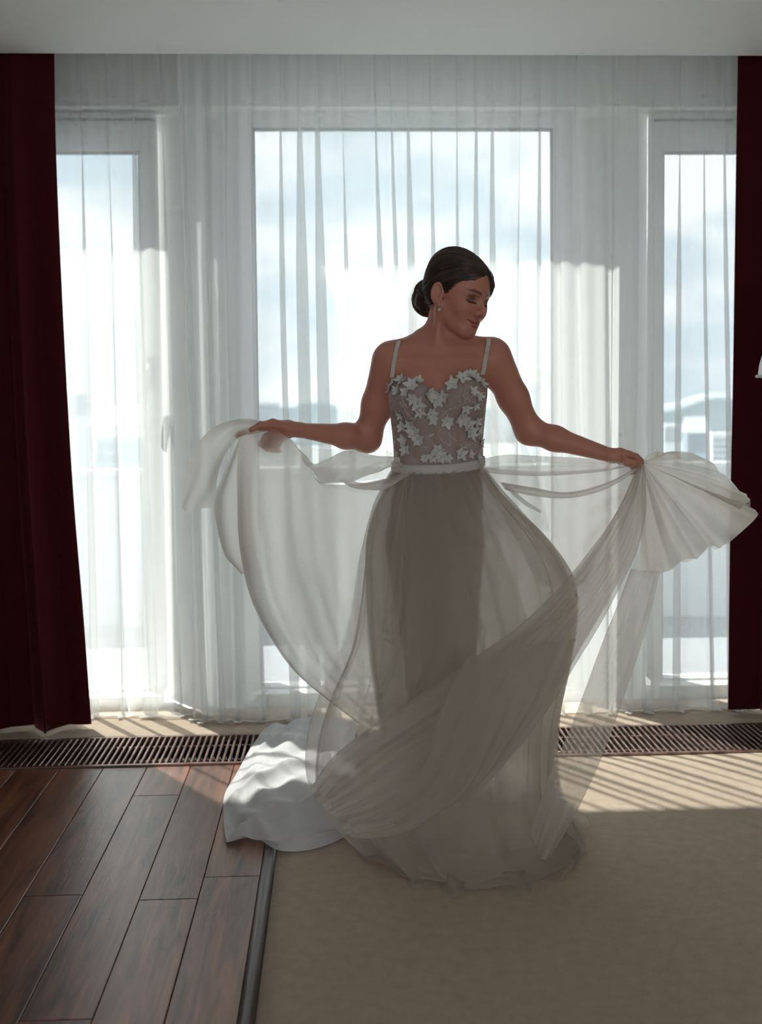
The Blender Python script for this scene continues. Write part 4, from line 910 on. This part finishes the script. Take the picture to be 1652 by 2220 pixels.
# soft pleats fanning out of the waistband
for i, (x0, x1, x2, yb, wd) in enumerate(((880,852,846,1560,70), (900,884,872,1560,80), (918,910,905,1540,76), (938,942,935,1540,84), (956,968,985,1500,80), (976,1000,1030,1480,86), (996,1040,1085,1460,90), (1014,1075,1140,1430,94))):
    rows = []
    for t in np.linspace(0, 1, 6):
        xc_ = (1-t)**2*x0+2*t*(1-t)*x1+t*t*x2; y_ = 1024+(yb-1024)*t; w_ = 5+wd*t**.8*(1-.35*t*t); Yf_ = 3.012-.115*t**.7+.03*abs(xc_-950)/100*t
        rows.append([(xc_-w_/2, y_, Yf_+.012*t), (xc_-w_/6, y_, Yf_-.010*t), (xc_+w_/6, y_, Yf_-.012*t), (xc_+w_/2, y_, Yf_+.010*t)])
    drape('gathered_pleat', rows, M_t1, nu=18, nv=50, folds=((1.5, .002, i*.3, .3),))
# left: the panel lifted by her right hand
drape('lifted_panel', lines(
    ((517,948),(560,934),(605,938),(640,962),(672,1012),(694,1046),(770,1050),(870,1030), [3.024, 3.026, 3.03, 3.04, 3.10]),
    ((510,1080),(550,1075),(600,1078),(650,1080),(700,1085),(750,1085),(810,1085),(880,1080), [2.985, 3.03, 3.0, 3.03, 3.05, 3.08, 3.12, 3.15]),
    ((515,1200),(560,1200),(610,1200),(665,1200),(715,1200),(765,1200),(820,1200),(880,1200), [2.965, 3.03, 2.99, 3.04, 3.07, 3.10, 3.13, 3.16]),
    ((547,1320),(590,1318),(640,1315),(690,1312),(735,1308),(780,1304),(830,1300),(885,1300), [2.965, 3.03, 3.0, 3.05, 3.08, 3.10, 3.14, 3.16]),
    ((612,1430),(645,1424),(685,1418),(725,1412),(765,1408),(800,1404),(845,1400),(890,1400), [2.975, 3.02, 3.02, 3.06, 3.08, 3.10, 3.13, 3.15]),
    ((698,1513),(722,1506),(750,1498),(780,1492),(810,1488),(840,1484),(870,1480),(900,1480), [2.985, 3.02, 3.03, 3.06, 3.08, 3.10, 3.12, 3.14]),
    ((795,1585),(808,1576),(825,1570),(845,1565),(862,1560),(880,1555),(900,1552),(915,1550), [3.0, 3.02, 3.03, 3.05, 3.07, 3.09, 3.10, 3.12])),
    M_t3, nu=110, nv=110, folds=((4.5, .006, .1, .3), (9, .003, .3, -.2)), env=lambda U, V: np.exp(-U*2.0)*np.clip(V*6, 0, 1), crumple=.002)
drape('panel_back_fold', lines(((513,952),(524,952),(545,952), 3.05), ((481,1030),(505,1030),(545,1030), [3.06, 3.09, 3.08]), ((463,1085),(495,1085),(545,1085), [3.06, 3.10, 3.09]), ((468,1140),(500,1140),(548,1140), [3.06, 3.10, 3.09]), ((486,1203),(512,1202),(552,1200), [3.06, 3.10, 3.09]), ((522,1243),(535,1242),(560,1240), [3.06, 3.09, 3.09])), M_t3, nu=30, nv=60, folds=((1.5, .004, 0, .5),))
drape('skirt_wing_tip', lines(((574,914),(540,907),(500,911),(455,934),(420,984),(400,1044),(389,1100), [3.045, 3.07, 3.08, 3.10]), ((568,924),(536,920),(500,926),(462,954),(432,1004),(417,1060),(405,1108), [3.03, 3.02, 3.03, 3.06]), ((560,934),(532,933),(503,942),(474,976),(452,1026),(441,1074),(432,1106), [3.026, 3.02, 3.02, 3.05]), ((552,942),(528,944),(508,956),(486,992),(472,1042),(466,1084),(462,1098), [3.026, 3.03, 3.05, 3.07])), M_t3, nu=60, nv=30, folds=((1.2, .006, 0, 1.5),), env=lambda U, V: U)
drape('twisted_top_fold', lines(((640,962),(675,1004),(705,997),(745,978),(800,983),(865,993), [3.03, 3.0, 2.99, 3.0, 3.01]), ((660,1000),(700,1018),(740,1008),(790,1000),(830,1001),(872,1006), [3.03, 2.985, 2.975, 2.98, 2.995]), ((693,1046),(730,1048),(770,1041),(810,1027),(842,1015),(878,1018), [3.04, 3.0, 2.99, 3.0, 3.0])), M_t3, nu=70, nv=26, folds=((3, .004, .2, 2.0),))
drape('gathered_strand', lines(((735,1040),(790,1046),(835,1040),(880,1018), [3.05, 3.0]), ((742,1046),(790,1054),(836,1049),(884,1024), [3.03, 2.98]), ((748,1050),(792,1063),(838,1058),(888,1032), [3.05, 2.99])), M_t3, nu=50, nv=12, folds=((2, .002, 0, 1),))
drape('rear_left_tulle', lines(((600,935),(655,962),(720,974),(800,962),(858,985), [3.08, 3.18]), ((620,965),(670,1000),(730,1005),(800,1000),(862,1005), [3.09, 3.18]), ((660,1020),(700,1040),(750,1045),(810,1040),(868,1030), [3.09, 3.17])), M_t1, nu=60, nv=24, folds=((5, .004, 0, .6),))
# right: the band stretched to her left hand, the panel below it, the flare beyond the hand
drape('stretched_top_band', lines(((1040,997),(1100,986),(1150,988),(1200,992),(1260,995),(1320,999),(1388,1000), [3.03, 3.02, 3.03, 3.05]), ((1040,1008),(1100,1008),(1150,1009),(1200,1010),(1260,1010),(1320,1010),(1389,1003), [3.01, 2.99, 3.01, 3.045]), ((1040,1022),(1100,1029),(1150,1031),(1200,1030),(1260,1028),(1320,1023),(1390,1007), [3.02, 3.02, 3.03, 3.05])), M_t2, nu=90, nv=22, folds=((.6, .003, 0, 2.2), (1.5, .002, .3, 1.2)))
drape('lifted_panel', lines(((1050,1012),(1120,1020),(1200,1022),(1280,1018),(1388,1006), [3.10, 3.13, 3.14, 3.12, 3.06]), ((1060,1060),(1130,1065),(1200,1070),(1280,1065),(1372,1052), [3.11, 3.14, 3.13, 3.10]), ((1090,1120),(1150,1125),(1210,1125),(1270,1120),(1345,1112), [3.12, 3.15, 3.13, 3.08]), ((1130,1190),(1170,1190),(1220,1190),(1260,1190),(1305,1185), [3.12, 3.14, 3.12, 3.06]), ((1165,1270),(1195,1272),(1220,1274),(1245,1274),(1268,1262), [3.12, 3.12, 3.05])), M_t2, nu=70, nv=60, folds=((3, .004, .2, .4),), crumple=.002)
drape('gathered_strand', lines(((1085,1045),(1150,1056),(1230,1067),(1310,1048),(1386,1011), [3.0, 3.04]), ((1090,1054),(1155,1066),(1232,1073),(1310,1055),(1387,1014), [2.98, 3.03]), ((1096,1062),(1160,1076),(1235,1080),(1310,1062),(1388,1018), [3.0, 3.04])), M_t3, nu=60, nv=10)
drape('gathered_strand', lines(((1100,1050),(1140,1085),(1175,1108), [3.0, 3.02]), ((1096,1058),(1136,1094),(1172,1112), [2.98, 3.01])), M_t2, nu=30, nv=8)
oc = [(1425,985),(1470,982),(1520,992),(1560,1022),(1590,1052),(1618,1074),(1622,1090),(1608,1100),(1640,1108),(1638,1124),(1600,1158),(1570,1186),(1540,1184),(1510,1212),(1478,1216),(1450,1238),(1418,1236),(1385,1240)]
oy = [3.10, 3.14, 3.16, 3.12, 3.15, 3.18, 3.14, 3.08, 3.13, 3.09, 3.05, 3.09, 3.02, 3.05, 2.99, 3.01, 2.97, 2.97]
fan = []
for r_ in (.02, .22, .45, .7, .88, 1.0):
    fan.append([(1392+(x-1392)*r_, 1003+(y-1003)*r_-8*math.sin(r_*3.14)*(1 if i < 6 else 0), 3.05+(Y-3.05)*r_+.05*r_*(1-r_)*math.sin(i*2.1)) for i, ((x, y), Y) in enumerate(zip(oc, oy))])
drape('flared_wing', fan, M_t3, nu=130, nv=60, folds=((4.3, .0075, .1, .25), (9.5, .005, .4, -.15), (17, .002, 0, .1)), env=lambda U, V: V)
fan2 = [[(x+6-18*(i > 7), y+12-8*(i > 7), Y+.05) for i, (x, y, Y) in enumerate(r)] for r in fan]
drape('flared_wing_lining', fan2, M_t1, nu=110, nv=40, folds=((4.2, .012, .5, .2),), env=lambda U, V: V)
def band(l, r, Yl, Yr, nmid=3):
    rows = []
    for a, b, ya, yb in zip(l, r, Yl, Yr): rows.append([(a[0]+(b[0]-a[0])*t, a[1]+(b[1]-a[1])*t, ya+(yb-ya)*t-.035*math.sin(t*3.14)) for t in np.linspace(0, 1, nmid+2)])
    return rows
swl = [(1390,1004),(1356,1075),(1300,1168),(1222,1266),(1128,1358),(1010,1440),(890,1522),(785,1590),(718,1645),(680,1702)]
swr = [(1397,1010),(1402,1100),(1378,1200),(1328,1302),(1268,1405),(1196,1530),(1108,1640),(985,1735),(890,1802),(786,1818)]
YS = [3.05, 3.03, 2.99, 2.94, 2.89, 2.845, 2.80, 2.77, 2.75, 2.745]
drape('swirling_panel', band(swl, swr, YS, [y-.02 for y in YS]), M_t2, nu=130, nv=150, folds=((2.3, .009, 0, .35), (5.5, .004, .2, -.5), (11, .0025, .3, .6)), env=lambda U, V: np.clip(V*4, 0, 1)*(.5+.5*V+0.35*V**8), crumple=.003)
drape('swirling_underlayer', band([(x-8, y+14) for x, y in swl], [(x-14, y+2) for x, y in swr], [y+.05 for y in YS], [y+.03 for y in YS]), M_t2, nu=90, nv=110, folds=((1.7, .014, .4, .5), (4, .006, 0, -.6), (9, .003, 0, .3)), env=lambda U, V: .3+V)
drape('folded_flap', lines(((1016,1426),(1100,1406),(1180,1393),(1252,1384), [2.80, 2.77, 2.81]), ((985,1482),(1070,1472),(1150,1462),(1226,1452), [2.765, 2.73, 2.77]), ((950,1560),(1030,1560),(1110,1555),(1182,1542), [2.73, 2.695, 2.735]), ((930,1640),(1000,1648),(1060,1648),(1120,1628), [2.71, 2.68, 2.71]), ((885,1715),(945,1732),(1005,1724),(1056,1694), [2.70, 2.68, 2.70]), ((800,1775),(870,1788),(935,1776),(990,1742), [2.70, 2.685, 2.70])), M_t2, nu=90, nv=110, folds=((1.6, .008, 0, .5), (4.2, .004, .3, -.4), (9, .0015, 0, .4)), crumple=.003)
drape('trailing_strip', band([(1372,1236),(1340,1320),(1308,1402),(1276,1490),(1246,1570),(1214,1645),(1184,1715),(1160,1785),(1146,1856)], [(1428,1238),(1410,1325),(1390,1402),(1362,1492),(1338,1568),(1312,1642),(1280,1718),(1244,1792),(1200,1866)], [2.97, 2.95, 2.93, 2.91, 2.89, 2.87, 2.85, 2.83, 2.82], [2.99, 2.97, 2.95, 2.93, 2.91, 2.89, 2.87, 2.85, 2.82], 2), M_t2, nu=36, nv=110, folds=((1.4, .010, .1, .3), (3.2, .004, 0, .5)))
# the long train lying over planks and grille
tr = [[(572,1580,.010),(620,1566,.03),(660,1558,.045),(705,1560,.055),(770,1564,.06)], [(541,1625,.010),(590,1614,.05),(640,1606,.07),(695,1606,.08),(770,1610,.09)], [(511,1680,.010),(560,1668,.065),(620,1660,.080),(685,1655,.09),(770,1660,.11)],
      [(487,1722,.010),(540,1716,.05),(605,1712,.075),(680,1705,.085),(770,1710,.11)], [(484,1775,.010),(540,1768,.045),(605,1762,.06),(680,1752,.07),(775,1750,.07)], [(490,1820,.010),(545,1806,.025),(600,1812,.04),(675,1800,.05),(780,1778,.045)], [(494,1826,.009),(550,1816,.009),(608,1844,.009),(690,1838,.009),(786,1796,.009)]]
G = cr_resample(cr_resample(np.array([[WZ(x, y, z) for x, y, z in r] for r in tr]), 110, 1), 130, 0)
U, V = np.meshgrid(np.linspace(0, 1, 110), np.linspace(0, 1, 130)); E_ = np.clip(np.minimum(U, 1-V)*7, 0, 1)
D = .008*np.sin(2*math.pi*(2.4*V+1.1*U+.25*np.sin(4*U)))+.006*np.sin(2*math.pi*(3.2*U-2.1*V+.3*np.sin(5*V)))+.004*np.sin(2*math.pi*(7*V+2.2*U+.2*np.sin(9*U)))
r1 = np.abs(np.sin(math.pi*(3.1*V+1.4*U+.22*np.sin(5*U)+.1))); D += .022*(1-r1)**3
G[..., 2] += D*E_; G[..., 2] = np.maximum(G[..., 2], .0085)
train = child(mesh('train', G.reshape(-1, 3), gridfaces(130, 110), M_t4)); train['label'] = 'sunlit white tulle train spread over planks and grille'
sp = B()
for i in range(70):
    p = G[rng.integers(8, 120), rng.integers(4, 80)]; sp.sphere(p+np.array([0, -.001, .002]), rng.uniform(.0006, .0016), 5, 4)
sq = sp.build('sequins', M_bead, None, True); sq.parent = train; sq['kind'] = 'stuff'
# veil pinned at the bun, falling behind her back
drape('veil', lines(((912,588),(920,584),(932,588),(945,598), [3.19, 3.21]), ((884,650),(908,648),(935,655),(960,662), [3.22, 3.24]), ((867,735),(905,735),(950,735),(1000,738), [3.24, 3.27]), ((861,820),(920,820),(990,820),(1062,820), [3.25, 3.28]), ((858,900),(930,900),(1010,900),(1104,905), [3.26, 3.29]), ((854,1000),(940,1000),(1040,1000),(1154,1002), [3.27, 3.30]), ((845,1150),(940,1150),(1060,1150),(1190,1150), [3.3, 3.33])), M_veil, nu=80, nv=70, folds=((5, .010, .1, .2), (11, .004, 0, .1)), env=lambda U, V: V)
# white lamp whose shade just enters at the edge of the room
lp = empty('floor_lamp', tuple(WZ(1690, 1650)*np.array([1, 1, 0]))); lp.location[1] = 3.5; lx = W(1652, 800, 3.5)[0]; lz = W(1648, 814, 3.5)[2]
lp.location = (lx+.19, 3.5, .004); tag(lp, 'white shaded lamp just entering at the right edge before the drape', 'lamp')
B().lathe([(0, 0), (.14, 0), (.14, .015), (.02, .03), (.012, .06), (.012, lz+.05)], n=20).build('stand', M_white, lp, True)
B().lathe([(.190, lz-.004), (.186, lz+.03), (.13, lz+.24), (.128, lz+.24), (.184, lz+.03), (.188, lz-.004)], n=32).build('shade', M_b2, lp, True)
bb = B()
for k in range(40): a = 6.283*k/40; bb.sphere((.1935*math.cos(a), .1935*math.sin(a), lz-.006), .005, 6, 5)
bb.build('shade_beading', M_b2, lp, True)['kind'] = 'stuff'
